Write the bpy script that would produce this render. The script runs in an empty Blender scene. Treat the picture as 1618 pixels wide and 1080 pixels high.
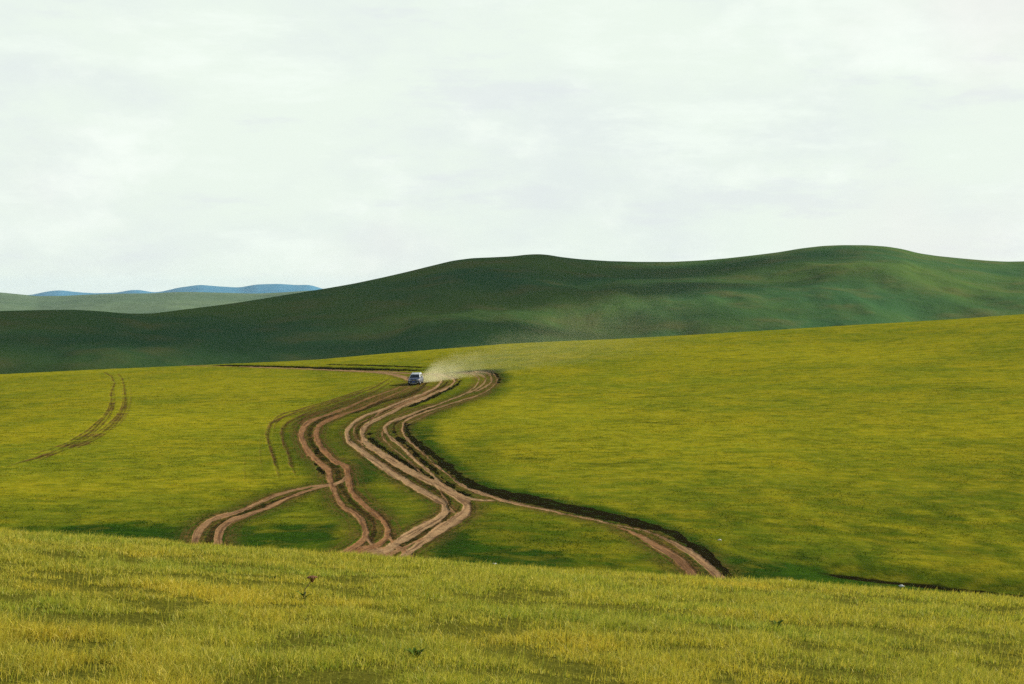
import bpy, bmesh, math, random
import numpy as np
from mathutils import Vector, Matrix

random.seed(7)
rng = np.random.default_rng(7)
R = math.radians
scene = bpy.context.scene
col = scene.collection

# ---------------------------------------------------------------- camera, sky, sun, exposure
SUN_AZ, SUN_EL = 64.0, 26.0        # degrees clockwise from the view direction (+Y), degrees above the horizon
cam_data = bpy.data.cameras.new('camera')
cam = bpy.data.objects.new('camera', cam_data); col.objects.link(cam)
cam_data.sensor_width = 36.0
cam_data.lens = 36.0 * 2566.0 / 1618.0
cam_data.clip_start = 0.5
cam_data.clip_end = 60000.0
cam.location = (0, 0, 0)
cam.rotation_euler = (R(90) + math.atan((455.0 - 540.0) / 2566.0), 0, 0)
scene.camera = cam
scene.view_settings.view_transform = 'Standard'
scene.view_settings.look = 'None'
scene.view_settings.gamma = 1.0
scene.view_settings.use_curve_mapping = False
scene.view_settings.exposure = 0.40
scene.cycles.use_denoising = False
scene.cycles.use_adaptive_sampling = False
scene.cycles.volume_bounces = 1
scene.cycles.max_bounces = 8
scene.cycles.transparent_max_bounces = 16
scene.cycles.volume_step_rate = 1.0

world = bpy.data.worlds.new('World'); scene.world = world
world.use_nodes = True

class NT:
    """small helper round a node tree"""
    def __init__(s, tree):
        s.t = tree; s.n = tree.nodes; s.l = tree.links
    def new(s, typ, **kw):
        n = s.n.new(typ)
        for k, v in kw.items(): setattr(n, k, v)
        return n
    def put(s, sock, v):
        if isinstance(v, bpy.types.NodeSocket): s.l.new(v, sock)
        elif v is not None:
            if hasattr(sock.default_value, '__len__') and not hasattr(v, '__len__'): v = (v,) * len(sock.default_value)
            if hasattr(v, '__len__') and len(v) == 3 and len(sock.default_value) == 4: v = (*v, 1)
            sock.default_value = v
    def math(s, op, a, b=None, c=None, clamp=False):
        n = s.new('ShaderNodeMath', operation=op, use_clamp=clamp)
        for i, v in enumerate((a, b, c)):
            if v is not None: s.put(n.inputs[i], v)
        return n.outputs[0]
    def vmath(s, op, a, b=None):
        n = s.new('ShaderNodeVectorMath', operation=op)
        s.put(n.inputs[0], a)
        if b is not None: s.put(n.inputs[1], b)
        return n.outputs['Value'] if op in ('DOT_PRODUCT', 'LENGTH') else n.outputs[0]
    def mix(s, f, a, b, typ='MIX'):
        n = s.new('ShaderNodeMix', data_type='RGBA', blend_type=typ)
        s.put(n.inputs[0], f); s.put(n.inputs[6], a); s.put(n.inputs[7], b)
        return n.outputs[2]
    def noise(s, vec, scale, detail=4, rough=.55, w=None):
        n = s.new('ShaderNodeTexNoise')
        if w is not None: n.noise_dimensions = '4D'; n.inputs['W'].default_value = w
        s.put(n.inputs['Vector'], vec); n.inputs['Scale'].default_value = scale
        n.inputs['Detail'].default_value = detail; n.inputs['Roughness'].default_value = rough
        return n.outputs[0]
    def ramp(s, f, lo, hi, a=0.0, b=1.0, smooth=True):
        n = s.new('ShaderNodeMapRange', interpolation_type='SMOOTHSTEP' if smooth else 'LINEAR')
        s.put(n.inputs[0], f)
        for i, v in zip((1, 2, 3, 4), (lo, hi, a, b)): s.put(n.inputs[i], v)
        return n.outputs[0]
    def scale(s, vec, v):
        n = s.new('ShaderNodeVectorMath', operation='MULTIPLY'); s.put(n.inputs[0], vec); n.inputs[1].default_value = v
        return n.outputs[0]
    def attr(s, name):
        return s.new('ShaderNodeAttribute', attribute_name=name).outputs['Fac']

w = NT(world.node_tree)
for n in list(w.n): w.n.remove(n)
sky = w.new('ShaderNodeTexSky', sky_type='NISHITA', sun_disc=False, sun_elevation=R(SUN_EL), sun_rotation=R(SUN_AZ))
sky.altitude = 900; sky.dust_density = 1.5
bg = w.new('ShaderNodeBackground'); w.put(bg.inputs['Color'], sky.outputs[0]); bg.inputs['Strength'].default_value = 0.10
direction = w.new('ShaderNodeTexCoord').outputs['Generated']
sep = w.new('ShaderNodeSeparateXYZ'); w.put(sep.inputs[0], direction)
# a high thin layer of bright cloud: flattened towards the horizon the way a real layer is
inv = w.math('DIVIDE', 1.0, w.math('ADD', w.math('MAXIMUM', sep.outputs[2], 0.0), 0.10))
px_ = w.math('MULTIPLY', sep.outputs[0], inv); py_ = w.math('MULTIPLY', sep.outputs[1], inv)
cmb = w.new('ShaderNodeCombineXYZ'); w.put(cmb.inputs[0], px_); w.put(cmb.inputs[1], py_); w.put(cmb.inputs[2], sep.outputs[2])
n1 = w.noise(w.scale(direction, (1.0, 1.0, 2.2)), 4.2, 9, .62)
n2 = w.noise(w.scale(direction, (1.0, 1.0, 1.9)), 9.5, 9, .62, 3.1)
n3 = w.noise(direction, 3.5, 4, .5, 7.7)
cloud_col = w.mix(w.ramp(n1, .34, .56), (.605, .660, .640), (.645, .716, .648))
cloud_col = w.mix(w.ramp(n2, .50, .72), cloud_col, (.715, .770, .715))
n4 = w.noise(w.scale(direction, (1.0, 1.0, 4.5)), 7.0, 9, .66, 5.5)
cloud_col = w.mix(w.ramp(n4, .50, .66, 0, .8), cloud_col, (.690, .755, .695))
cloud_col = w.mix(w.ramp(n4, .46, .34, 0, .6), cloud_col, (.590, .630, .640))
cloud_col = w.mix(w.ramp(n3, .54, .68, 0, .45), cloud_col, (.675, .655, .640))
cbg = w.new('ShaderNodeBackground'); w.put(cbg.inputs['Color'], cloud_col); cbg.inputs['Strength'].default_value = 1.0
cover = w.math('MAXIMUM', w.ramp(sep.outputs[2], .22, .5, 1, 0), w.ramp(n1, .46, .62, 0, .55))
mixs = w.new('ShaderNodeMixShader'); w.put(mixs.inputs[0], cover); w.l.new(bg.outputs[0], mixs.inputs[1]); w.l.new(cbg.outputs[0], mixs.inputs[2])
wo = w.new('ShaderNodeOutputWorld'); w.l.new(mixs.outputs[0], wo.inputs[0])

sun_data = bpy.data.lights.new('sun', 'SUN'); sun_data.energy = 5.0; sun_data.angle = R(.53); sun_data.color = (1.0, .93, .80)
sun = bpy.data.objects.new('sun', sun_data); col.objects.link(sun)
SUN_DIR = Vector((math.sin(R(SUN_AZ)) * math.cos(R(SUN_EL)), math.cos(R(SUN_AZ)) * math.cos(R(SUN_EL)), math.sin(R(SUN_EL))))
sun.rotation_euler = (-SUN_DIR).to_track_quat('-Z', 'Y').to_euler()
sun.location = (60, 30, 60)

# ---------------------------------------------------------------- terrain
F_PX = 2566.0; W_PX = 1618.0; H_PX = 1080.0; HORIZON = 455.0
PITCH = math.atan((HORIZON - H_PX / 2) / F_PX)          # camera looks slightly below level
CAM_Z = 0.0                                             # heights are measured from the eye

def hash2(ix, iy, seed):
    n = (ix * 374761393 + iy * 668265263 + seed * 1442695041) & 0xFFFFFFFF
    n = ((n ^ (n >> 13)) * 1274126177) & 0xFFFFFFFF
    n = n ^ (n >> 16)
    return (n & 0xFFFFFF) / float(0xFFFFFF)

def vnoise(x, y, seed=0):
    x = np.asarray(x, float); y = np.asarray(y, float)
    ix = np.floor(x).astype(np.int64); iy = np.floor(y).astype(np.int64)
    fx = x - ix; fy = y - iy
    fx = fx * fx * fx * (fx * (fx * 6 - 15) + 10); fy = fy * fy * fy * (fy * (fy * 6 - 15) + 10)
    a = hash2(ix, iy, seed); b = hash2(ix + 1, iy, seed)
    c = hash2(ix, iy + 1, seed); d = hash2(ix + 1, iy + 1, seed)
    return (a * (1 - fx) + b * fx) * (1 - fy) + (c * (1 - fx) + d * fx) * fy * 1.0 - 0.5

def fbm(x, y, oct=4, seed=0, gain=0.5):
    s = 0; a = 1.0
    for k in range(oct):
        s = s + a * vnoise(x * 2 ** k + 17.3 * k, y * 2 ** k - 9.1 * k, seed + k)
        a *= gain
    return s

def sstep(a, b, x):
    t = np.clip((x - a) / (b - a), 0, 1)
    return t * t * (3 - 2 * t)

def row_ratio(row):                                     # picture row (centre column) -> drop per metre of distance
    return np.tan(np.arctan((np.asarray(row, float) - H_PX / 2) / F_PX) - PITCH)

def px_u(px):
    return (np.asarray(px, float) - W_PX / 2) / F_PX

CREST_PX = [-200, 0, 140, 350, 500, 600, 800, 1000, 1200, 1400, 1618, 1900]
CREST_ROW = [602, 591, 584, 575, 568, 559, 543, 534, 522.5, 510.5, 496, 478]
CREST_FIX = [-0.342, -0.426, -0.472, -0.476, -0.511, -0.543, -0.581, -0.63, -0.652, -0.707, -0.837, -0.872]
Y0, Y1 = 75.0, 300.0

def knoll(x, y):
    return -(1.5 + .0735 * y + .00167 * y * y) - .066 * x + .10 * fbm(x / 6, y / 6, 3, 5) + .03 * fbm(x / 1.1, y / 1.1, 2, 8)

def meadow(x, y):
    u = np.clip(x / np.maximum(y, 40.0), -.45, .45)
    px = u * F_PX + W_PX / 2
    zn = np.interp(px, [-200, 0, 350, 800, 1200, 1618, 1900], [-13.7, -13.7, -14.0, -14.3, -14.7, -15.4, -15.8])
    zc = -row_ratio(np.interp(px, CREST_PX, CREST_ROW)) * Y1 + np.interp(px, CREST_PX, CREST_FIX)
    t = (y - Y0) / (Y1 - Y0)
    z = zn + (zc - zn) * np.minimum(t, 1.0 + 0 * t)
    s = (zc - zn) / (Y1 - Y0)
    d = np.maximum(y - Y1, 0)
    z = z + s * np.minimum(d, 60) - .0011 * np.minimum(d, 180) ** 2
    z = z + (.35 * fbm(x / 28, y / 45, 3, 21)) * (1 - .6 * sstep(240, 300, y)) * sstep(60, 100, y)
    # a shallow gully along the foot of the knoll on the right
    g = (x - 18) * .30
    z = z - .55 * np.exp(-((y - 84 + g) / 2.0) ** 2) * sstep(12, 17, x)
    return z

def base_height(x, y):
    a = knoll(x, y); b = meadow(x, y); r = 1.0
    m = np.maximum(a, b); d = np.abs(a - b)
    return m + r * .25 * np.maximum(1 - d / r, 0) ** 2

def world_to_px(x, y, z):
    c, s = math.cos(PITCH), math.sin(PITCH)             # PITCH negative = down
    d = y * c + z * s; h = -y * s + z * c
    return W_PX / 2 + F_PX * x / d, H_PX / 2 - F_PX * h / d


TRACKS = [
    ('rut', 0.8, 0.16, [(-14.44,219,0.2),(-14.72,215.67,0.23),(-15.21,211.82,0.27),(-15.53,210.15,0.34),(-15.91,208.39,0.37),(-16.34,206.46,0.39),(-16.77,204.43,0.41),(-17.17,202.4,0.44),(-17.51,200.22,0.43),(-17.83,197.41,0.43),(-18.14,194.71,0.43),(-18.43,192.21,0.45),(-18.71,189.87,0.51),(-18.99,187.79,0.6),(-19.34,185.5,0.69),(-19.66,183.37,0.7),(-19.97,181.39,0.7),(-20.28,179.68,0.7),(-20.7,177.8,0.7),(-21.11,176.24,0.7),(-21.38,174.32,0.7),(-21.51,170.94,0.57),(-21.35,166.62,0.41),(-20.8,160.54,0.34),(-20.15,154.87,0.31),(-18.84,146.55,0.31),(-18.19,142.96,0.33),(-17.5,139.26,0.33),(-16.87,136.2,0.35),(-16,132.29,0.36),(-15.22,128.97,0.37),(-14.6,126.52,0.36),(-14.08,124.23,0.27),(-13.65,121.01,0.24),(-13.28,117.94,0.24),(-12.67,114.09,0.23),(-12.26,111.59,0.23),(-11.81,108.99,0.22),(-11.34,106.29,0.22),(-10.84,103.74,0.24),(-10.47,102.44,0.32),(-10.1,101.3,0.34),(-9.77,100.31,0.28),(-9.13,97.66,0.24),(-8.81,95.84,0.21),(-8.53,93.96,0.19),(-8.33,92.19,0.19),(-8.22,90.53,0.21),(-8.27,89.28,0.27),(-8.42,88.09,0.32),(-8.52,87.36,0.34),(-8.66,86.58,0.36),(-8.8,85.8,0.37),(-8.94,85.17,0.4),(-9.11,84.55,0.45),(-9.28,84.03,0.48),(-9.45,83.51,0.47)]),
    ('rut', 0.85, 0.16, [(-13.45,214.05,0.21),(-13.86,210.05,0.23),(-14.12,208.02,0.26),(-14.46,205.47,0.27),(-14.84,202.56,0.28),(-15.2,199.44,0.29),(-15.53,196.42,0.3),(-15.83,194.03,0.32),(-16.21,191.12,0.34),(-16.53,188.52,0.37),(-16.85,186.18,0.42),(-17.17,184.04,0.5),(-17.54,182.12,0.61),(-17.92,180.46,0.7),(-18.3,179,0.7),(-18.64,177.49,0.7),(-19.06,175.52,0.7),(-19.43,173.49,0.7),(-19.67,171.3,0.62),(-19.82,168.03,0.47),(-19.64,163.76,0.33),(-19.1,158.14,0.28),(-18.44,152.73,0.28),(-17.7,147.79,0.31),(-16.86,142.9,0.33),(-15.99,138.33,0.35),(-15.2,134.58,0.36),(-14.56,131.67,0.38),(-14.01,129.38,0.51),(-13.08,126.78,0.39),(-12.61,123.71,0.26),(-12.17,120.18,0.25),(-11.79,116.8,0.24),(-11.42,113.62,0.25),(-11.02,110.97,0.26),(-10.58,108.63,0.28),(-10.24,107.02,0.29),(-9.88,105.46,0.29),(-9.51,103.9,0.29),(-9.15,102.49,0.29),(-8.8,101.14,0.28),(-8.49,99.94,0.27),(-8.13,98.49,0.25),(-7.83,97.08,0.23),(-7.46,95.16,0.21),(-7.16,93.34,0.18),(-7.01,90.84,0.19),(-7.07,89.54,0.26),(-7.23,88.4,0.34),(-7.41,87.83,0.51),(-7.64,87.36,0.57),(-7.89,86.84,0.53),(-8.08,86.32,0.49),(-8.29,85.69,0.48),(-8.5,85.12,0.48),(-8.68,84.6,0.49),(-8.88,84.03,0.51),(-9.07,83.61,0.51),(-9.25,83.14,0.51)]),
    ('rut', 0.3, 0.2, [(-12.36,238.24,0.41),(-11.56,236,0.41),(-10.86,233.82,0.27),(-10,228.83,0.13),(-9.63,220.24,0.13),(-9.86,210.57,0.19),(-10.2,207.35,0.33),(-10.64,204.17,0.38),(-11.13,200.84,0.38),(-11.52,198.24,0.4),(-11.94,195.64,0.4),(-12.38,193.09,0.4),(-12.8,190.6,0.38),(-13.21,188.05,0.36),(-13.61,185.45,0.37),(-14.01,182.95,0.39),(-14.39,180.66,0.42),(-14.79,178.79,0.49),(-15.21,177.18,0.52),(-15.59,175.62,0.47),(-15.89,173.85,0.39),(-16.14,171.09,0.36),(-16.27,168.03,0.33),(-16.28,164.75,0.31),(-16.19,160.33,0.27),(-15.95,156.17,0.23),(-14.92,147.48,0.25),(-14.19,143.79,0.35),(-13.39,140.46,0.39),(-12.83,137.96,0.39),(-12.23,135.31,0.41),(-11.59,132.4,0.42),(-11.09,130.01,0.43),(-10.57,127.61,0.44),(-10.07,125.38,0.43),(-9.59,123.3,0.43),(-9.12,121.32,0.43),(-8.66,119.45,0.43),(-8.23,117.78,0.43),(-7.82,116.22,0.42),(-7.43,114.77,0.42),(-7.07,113.41,0.42),(-6.72,112.11,0.41),(-6.37,110.87,0.42),(-6.02,109.51,0.42),(-5.67,108.27,0.41),(-5.34,107.07,0.41),(-5.06,105.98,0.41),(-4.62,104.36,0.39),(-4.31,102.96,0.26),(-4.12,100.2,0.24),(-4.2,98.7,0.33),(-4.41,97.14,0.41),(-4.58,96.3,0.5),(-4.79,95.42,0.53),(-5.02,94.53,0.53),(-5.24,93.6,0.51),(-5.45,92.66,0.49),(-5.66,91.67,0.49),(-5.87,90.69,0.48),(-6.08,89.75,0.46),(-6.28,88.81,0.43),(-6.47,87.88,0.41),(-6.66,86.99,0.42),(-6.85,86.21,0.45),(-7.06,85.59,0.5),(-7.28,85.12,0.54),(-7.5,84.65,0.55),(-7.72,84.18,0.54),(-7.92,83.72,0.53),(-8.13,83.3,0.53),(-8.32,82.83,0.53),(-8.52,82.42,0.53)]),
    ('rut', 0.35, 0.2, [(-11.01,237.04,0.32),(-10.17,234.18,0.34),(-9.39,231.43,0.31),(-8.2,226.02,0.2),(-7.72,219.72,0.12),(-7.99,213.38,0.22),(-8.44,209.79,0.34),(-9.05,205.27,0.37),(-9.44,202.25,0.38),(-9.86,198.71,0.39),(-10.28,195.28,0.42),(-10.67,192.42,0.47),(-11.11,189.71,0.52),(-11.53,187.58,0.53),(-11.93,185.19,0.48),(-12.31,182.33,0.43),(-12.66,179.26,0.43),(-13.02,176.45,0.45),(-13.4,173.75,0.48),(-13.78,171.15,0.52),(-14.1,168.7,0.55),(-14.48,165.48,0.5),(-14.65,161.99,0.35),(-14.5,157.57,0.26),(-14.16,152.89,0.24),(-13.17,145.25,0.28),(-12.69,142.96,0.4),(-12.14,140.72,0.46),(-11.57,138.33,0.48),(-10.99,135.78,0.5),(-10.39,133.02,0.53),(-9.77,130.16,0.52),(-9.28,127.98,0.52),(-8.78,125.85,0.51),(-8.29,123.76,0.51),(-7.82,121.94,0.52),(-7.37,120.28,0.53),(-6.93,118.82,0.55),(-6.5,117.42,0.56),(-6.08,116.07,0.56),(-5.66,114.66,0.56),(-5.25,113.26,0.56),(-4.85,111.85,0.54),(-4.5,110.55,0.55),(-4.07,108.89,0.55),(-3.71,107.38,0.54),(-3.4,106.03,0.5),(-3.06,104.31,0.44),(-2.86,102.8,0.33),(-2.82,100.1,0.35),(-2.98,98.64,0.48),(-3.27,97.03,0.53),(-3.46,96.1,0.56),(-3.69,95.06,0.57),(-3.92,93.96,0.55),(-4.14,92.87,0.5),(-4.32,91.99,0.46),(-4.49,91.05,0.43),(-4.65,90.11,0.4),(-4.81,89.28,0.38),(-4.96,88.5,0.36),(-5.16,87.46,0.36),(-5.34,86.58,0.35),(-5.5,85.64,0.31),(-5.63,84.65,0.29),(-5.75,83.61,0.28),(-5.86,82.62,0.27)]),
    ('rut', 0.55, 0.1, [(-5.18,92.45,0.11),(-5.37,91.73,0.13),(-5.55,90.95,0.15),(-5.73,90.22,0.17),(-5.92,89.54,0.19),(-6.11,88.87,0.21),(-6.29,88.29,0.24),(-6.49,87.72,0.28),(-6.72,87.15,0.34),(-6.91,86.89,0.41),(-7.12,86.58,0.45),(-7.34,86.32,0.48),(-7.57,86.06,0.49),(-7.79,85.8,0.47),(-8,85.49,0.42),(-8.24,85.12,0.39),(-8.46,84.65,0.37),(-8.68,84.24,0.36),(-8.89,83.77,0.36),(-9.1,83.3,0.36)]),
    ('rut', 0.7, 0.1, [(-4.84,90.32,0.12),(-5.03,89.65,0.13),(-5.21,89.02,0.14),(-5.39,88.4,0.16),(-5.57,87.77,0.18),(-5.77,87.15,0.2),(-5.95,86.63,0.23),(-6.14,86.11,0.25),(-6.34,85.59,0.26),(-6.53,85.07,0.27),(-6.72,84.6,0.28),(-6.89,84.18,0.29),(-7.12,83.66,0.31),(-7.32,83.2,0.33),(-7.52,82.83,0.33),(-7.72,82.42,0.34)]),
    ('rut', 0.75, 0.1, [(-7.11,92.19,0.12),(-6.79,90.11,0.14),(-6.47,88.35,0.17),(-6.21,87.46,0.25),(-5.93,86.73,0.28),(-5.69,86.01,0.23),(-5.44,84.91,0.19),(-5.22,83.87,0.19)]),
    ('rut', 0.6, 0.1, [(-8.28,91.21,0.11),(-8.03,89.91,0.12),(-7.78,88.71,0.14),(-7.51,87.62,0.18),(-7.19,86.63,0.24),(-6.85,85.75,0.25),(-6.55,84.91,0.22),(-6.22,83.66,0.19),(-5.94,82.42,0.19)]),
    ('rut', 0.35, 0.15, [(-6.97,235.17,0.53),(-6.21,233.51,0.47),(-5.51,231.43,0.24),(-4.55,224.09,0.12),(-4.4,216.81,0.11),(-4.7,207.76,0.15),(-5.28,198.92,0.19),(-5.62,195.9,0.25),(-6.02,192.83,0.27),(-6.45,189.87,0.3),(-6.9,187.32,0.32),(-7.39,185.03,0.34),(-7.92,182.85,0.36),(-8.36,181.13,0.38),(-8.83,179.36,0.39),(-9.3,177.6,0.38),(-9.75,175.78,0.37),(-10.17,173.9,0.38),(-10.58,171.93,0.4),(-10.96,170,0.44),(-11.31,168.34,0.5),(-11.72,166.57,0.57),(-12.07,165.06,0.56),(-12.33,163.6,0.34),(-12.55,159.03,0.18),(-11.9,153.05,0.17),(-11.39,149.56,0.19),(-10.79,146.13,0.2),(-10.33,143.84,0.21),(-9.85,141.55,0.21),(-9.34,139,0.19),(-8.83,135.99,0.18),(-8.31,132.76,0.18),(-7.79,129.49,0.18),(-7.3,126.63,0.18),(-6.82,124.02,0.18),(-6.37,121.58,0.18),(-5.93,119.19,0.17),(-5.51,116.9,0.17),(-5.12,114.82,0.17),(-4.64,112.48,0.17),(-4.19,110.5,0.17),(-3.86,109.05,0.17),(-3.53,107.69,0.18),(-3.21,106.65,0.21),(-2.78,105.67,0.27),(-2.34,105.04,0.34),(-2.03,104.78,0.41),(-1.71,104.62,0.42),(-1.39,104.47,0.39)]),
    ('rut', 0.45, 0.18, [(-5.46,237.1,0.62),(-4.56,235.48,0.56),(-3.74,233.61,0.36),(-2.59,228.62,0.18),(-1.98,220.45,0.11),(-2.06,211.35,0.11),(-2.44,205.06,0.14),(-2.95,198.97,0.16),(-3.33,195.64,0.2),(-3.75,192.57,0.24),(-4.22,189.82,0.28),(-4.64,187.95,0.35),(-5.1,186.28,0.4),(-5.57,184.82,0.41),(-6.02,183.47,0.39),(-6.55,181.76,0.39),(-7.06,180.09,0.39),(-7.59,178.38,0.4),(-8.04,176.92,0.4),(-8.51,175.41,0.4),(-8.97,173.85,0.4),(-9.36,172.39,0.38),(-9.78,170.73,0.36),(-10.12,169.17,0.32),(-10.4,167.51,0.26),(-10.73,164.8,0.2),(-10.86,161.63,0.11),(-10.36,153.25,0.11),(-9.87,148.78,0.11),(-9.26,144.57,0.11),(-8.77,141.92,0.12),(-8.22,139.06,0.13),(-7.65,135.99,0.13),(-7.23,133.44,0.12),(-6.81,130.73,0.12),(-6.4,128.08,0.12),(-5.99,125.64,0.13),(-5.59,123.4,0.13),(-5.2,121.27,0.13),(-4.82,119.34,0.13),(-4.46,117.52,0.14),(-4.11,115.76,0.14),(-3.77,113.99,0.14),(-3.44,112.37,0.15),(-3.12,110.97,0.18),(-2.75,109.72,0.23),(-2.4,108.79,0.27),(-1.98,107.8,0.28),(-1.68,107.07,0.28),(-1.35,106.29,0.29),(-1.01,105.51,0.31),(-0.68,104.78,0.33),(-0.37,104.16,0.37),(-0.03,103.64,0.4),(0.27,103.27,0.42),(0.59,102.86,0.41),(0.96,102.39,0.38),(1.21,102.02,0.35),(1.47,101.66,0.33),(1.75,101.24,0.31),(2.04,100.83,0.29),(2.33,100.41,0.26),(2.61,100,0.24),(2.88,99.63,0.22),(3.15,99.22,0.2),(3.41,98.85,0.18),(3.68,98.49,0.16),(3.94,98.12,0.16),(4.19,97.76,0.15),(4.45,97.45,0.15),(4.71,97.03,0.14),(4.97,96.67,0.14),(5.24,96.25,0.13),(5.5,95.84,0.13),(5.77,95.47,0.14),(6.02,95.11,0.14),(6.25,94.74,0.15),(6.47,94.43,0.17),(6.8,94.12,0.2),(7.08,93.86,0.21),(7.33,93.6,0.19),(7.59,93.23,0.18),(7.8,92.82,0.18),(7.99,92.3,0.19),(8.18,91.78,0.2),(8.37,91.26,0.22),(8.56,90.69,0.23),(8.74,90.11,0.25),(8.93,89.49,0.27),(9.12,88.92,0.29),(9.29,88.29,0.3),(9.44,87.67,0.31),(9.6,86.89,0.31),(9.74,86.11,0.31),(9.86,85.33,0.32),(9.97,84.55,0.33),(10.1,83.61,0.33),(10.21,82.68,0.32),(10.29,81.79,0.31),(10.36,80.65,0.29),(10.39,79.61,0.28),(10.4,78.67,0.27),(10.4,77.79,0.28)]),
    ('rut', 0.75, 0.15, [(6.14,94.43,0.11),(6.36,93.86,0.15),(6.58,93.29,0.19),(6.8,92.71,0.23),(7.01,92.14,0.26),(7.21,91.57,0.28),(7.42,90.79,0.29),(7.62,90.01,0.31),(7.81,89.23,0.33),(8,88.4,0.36),(8.15,87.72,0.38),(8.3,87.05,0.4),(8.45,86.37,0.4),(8.58,85.69,0.4),(8.7,85.07,0.39),(8.85,84.03,0.38),(8.96,83.04,0.36),(9.04,82.1,0.31),(9.04,80.75,0.28),(9.01,79.56,0.27),(8.99,78.52,0.27),(8.97,77.58,0.27)]),
    ('rut', 0.35, 0.12, [(-6.1,233.19,0.69),(-5.19,231.74,0.69),(-4.39,229.76,0.3),(-3.55,221.91,0.14),(-3.65,212.81,0.16),(-4.1,206.36,0.22),(-4.62,200.53,0.27),(-5.42,195.59,0.3)]),
    ('rut', 0.4, 0.12, [(-7.26,235.38,0.7),(-6.46,235.17,0.7),(-5.63,235.02,0.7),(-4.81,234.75,0.7),(-4.1,234.29,0.7),(-3.55,233.45,0.23),(-2.9,225.08,0.14),(-2.69,215.41,0.13),(-3,210.36,0.21),(-3.45,205.37,0.24),(-3.92,201.47,0.27),(-4.41,198.04,0.27)]),
    ('rut', 0.4, 0.1, [(-71.2,318.54,0.7),(-70.34,318.65,0.7),(-69.5,318.86,0.7),(-68.66,319.12,0.7),(-67.83,319.43,0.7),(-66.97,319.58,0.7),(-66.11,319.74,0.7),(-65.26,319.9,0.7),(-64.41,320,0.7),(-62.36,314.07,0.7),(-60.86,311.21,0.7),(-59.57,309.29,0.7),(-58.41,307.93,0.7),(-57.32,306.89,0.7),(-56.25,305.91,0.7),(-55.17,304.86,0.7),(-54.08,303.67,0.7),(-52.95,302.26,0.7),(-51.81,300.81,0.7),(-50.67,299.3,0.7),(-49.53,297.69,0.7),(-48.39,296.02,0.7),(-47.26,294.36,0.7),(-46.14,292.75,0.7),(-45.04,291.19,0.7),(-43.97,289.73,0.7),(-42.9,288.27,0.7),(-41.82,286.82,0.7),(-40.77,285.47,0.7),(-39.74,284.27,0.7),(-38.74,283.12,0.7),(-37.77,282.03,0.7),(-36.83,280.94,0.7),(-35.93,279.9,0.7),(-34.94,278.7,0.7),(-33.99,277.46,0.7),(-33.05,276.05,0.7),(-32.08,274.18,0.7),(-31.14,272.41,0.7),(-30.21,270.69,0.7),(-29.28,269.03,0.7),(-28.34,267.37,0.7),(-27.38,265.55,0.7),(-26.41,263.57,0.7),(-25.44,261.49,0.7),(-24.51,259.36,0.7),(-23.61,257.07,0.7),(-22.76,254.78,0.7),(-21.74,252.28,0.7),(-20.84,250.31,0.7),(-20.03,248.54,0.7),(-19.26,246.61,0.7),(-18.49,244.32,0.7),(-17.31,240.37,0.7),(-16.27,236.63,0.7),(-15.37,233.09,0.7),(-14.28,227.42,0.59),(-13.33,221.75,0.55)]),
    ('rut', 0.5, 0.1, [(-33.37,276.83,0.7),(-32.32,274.85,0.7),(-31.27,272.88,0.7),(-30.25,271.06,0.7),(-29.25,269.29,0.7),(-28.27,267.63,0.7),(-27.31,265.86,0.7),(-26.37,264.04,0.7),(-25.47,262.22,0.7),(-24.48,260.19,0.7),(-23.5,258.11,0.7),(-22.56,256.08,0.7),(-21.68,254.31,0.7),(-20.86,252.8,0.7),(-20.12,251.55,0.7),(-19.44,250.41,0.7),(-18.43,248.49,0.7),(-17.59,246.67,0.7),(-16.82,244.84,0.7),(-16.03,243.13,0.7),(-15.22,241.52,0.7),(-14.42,240.06,0.7),(-13.64,238.71,0.7),(-12.87,237.36,0.7)]),
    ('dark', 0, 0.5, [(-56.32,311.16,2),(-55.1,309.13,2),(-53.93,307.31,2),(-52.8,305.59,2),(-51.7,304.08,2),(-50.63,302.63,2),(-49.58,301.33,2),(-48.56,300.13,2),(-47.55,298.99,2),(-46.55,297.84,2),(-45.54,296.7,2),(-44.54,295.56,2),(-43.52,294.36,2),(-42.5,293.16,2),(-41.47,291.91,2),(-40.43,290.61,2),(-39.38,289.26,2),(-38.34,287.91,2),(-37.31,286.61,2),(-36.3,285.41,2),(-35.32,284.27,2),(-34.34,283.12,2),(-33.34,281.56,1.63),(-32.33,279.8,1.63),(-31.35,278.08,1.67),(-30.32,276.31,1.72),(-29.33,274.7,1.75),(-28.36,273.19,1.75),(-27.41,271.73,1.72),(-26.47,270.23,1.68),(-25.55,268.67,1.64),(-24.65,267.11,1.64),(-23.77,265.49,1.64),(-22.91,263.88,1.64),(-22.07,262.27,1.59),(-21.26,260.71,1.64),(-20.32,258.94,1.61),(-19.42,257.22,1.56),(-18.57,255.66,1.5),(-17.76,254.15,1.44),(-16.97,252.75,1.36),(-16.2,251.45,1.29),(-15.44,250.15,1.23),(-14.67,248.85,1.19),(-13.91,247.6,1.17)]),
    ('dark', 0, 0.2, [(-32.56,288.79,0.69),(-31.54,287.23,0.73),(-30.54,285.73,0.78),(-29.55,284.27,0.83),(-28.58,282.86,0.85),(-27.61,281.41,0.86),(-26.64,279.9,0.85),(-25.67,278.29,0.84),(-24.71,276.62,0.84),(-23.72,274.8,0.84),(-22.71,272.93,0.84),(-21.68,271.01,0.87),(-20.69,269.19,0.86),(-19.73,267.31,0.85),(-18.82,265.49,0.85),(-18.01,263.83,0.85),(-17.29,262.32,0.85),(-16.2,259.98,0.84),(-15.42,258.26,0.83),(-14.76,256.86,0.83),(-14.05,255.35,0.82)]),
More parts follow.
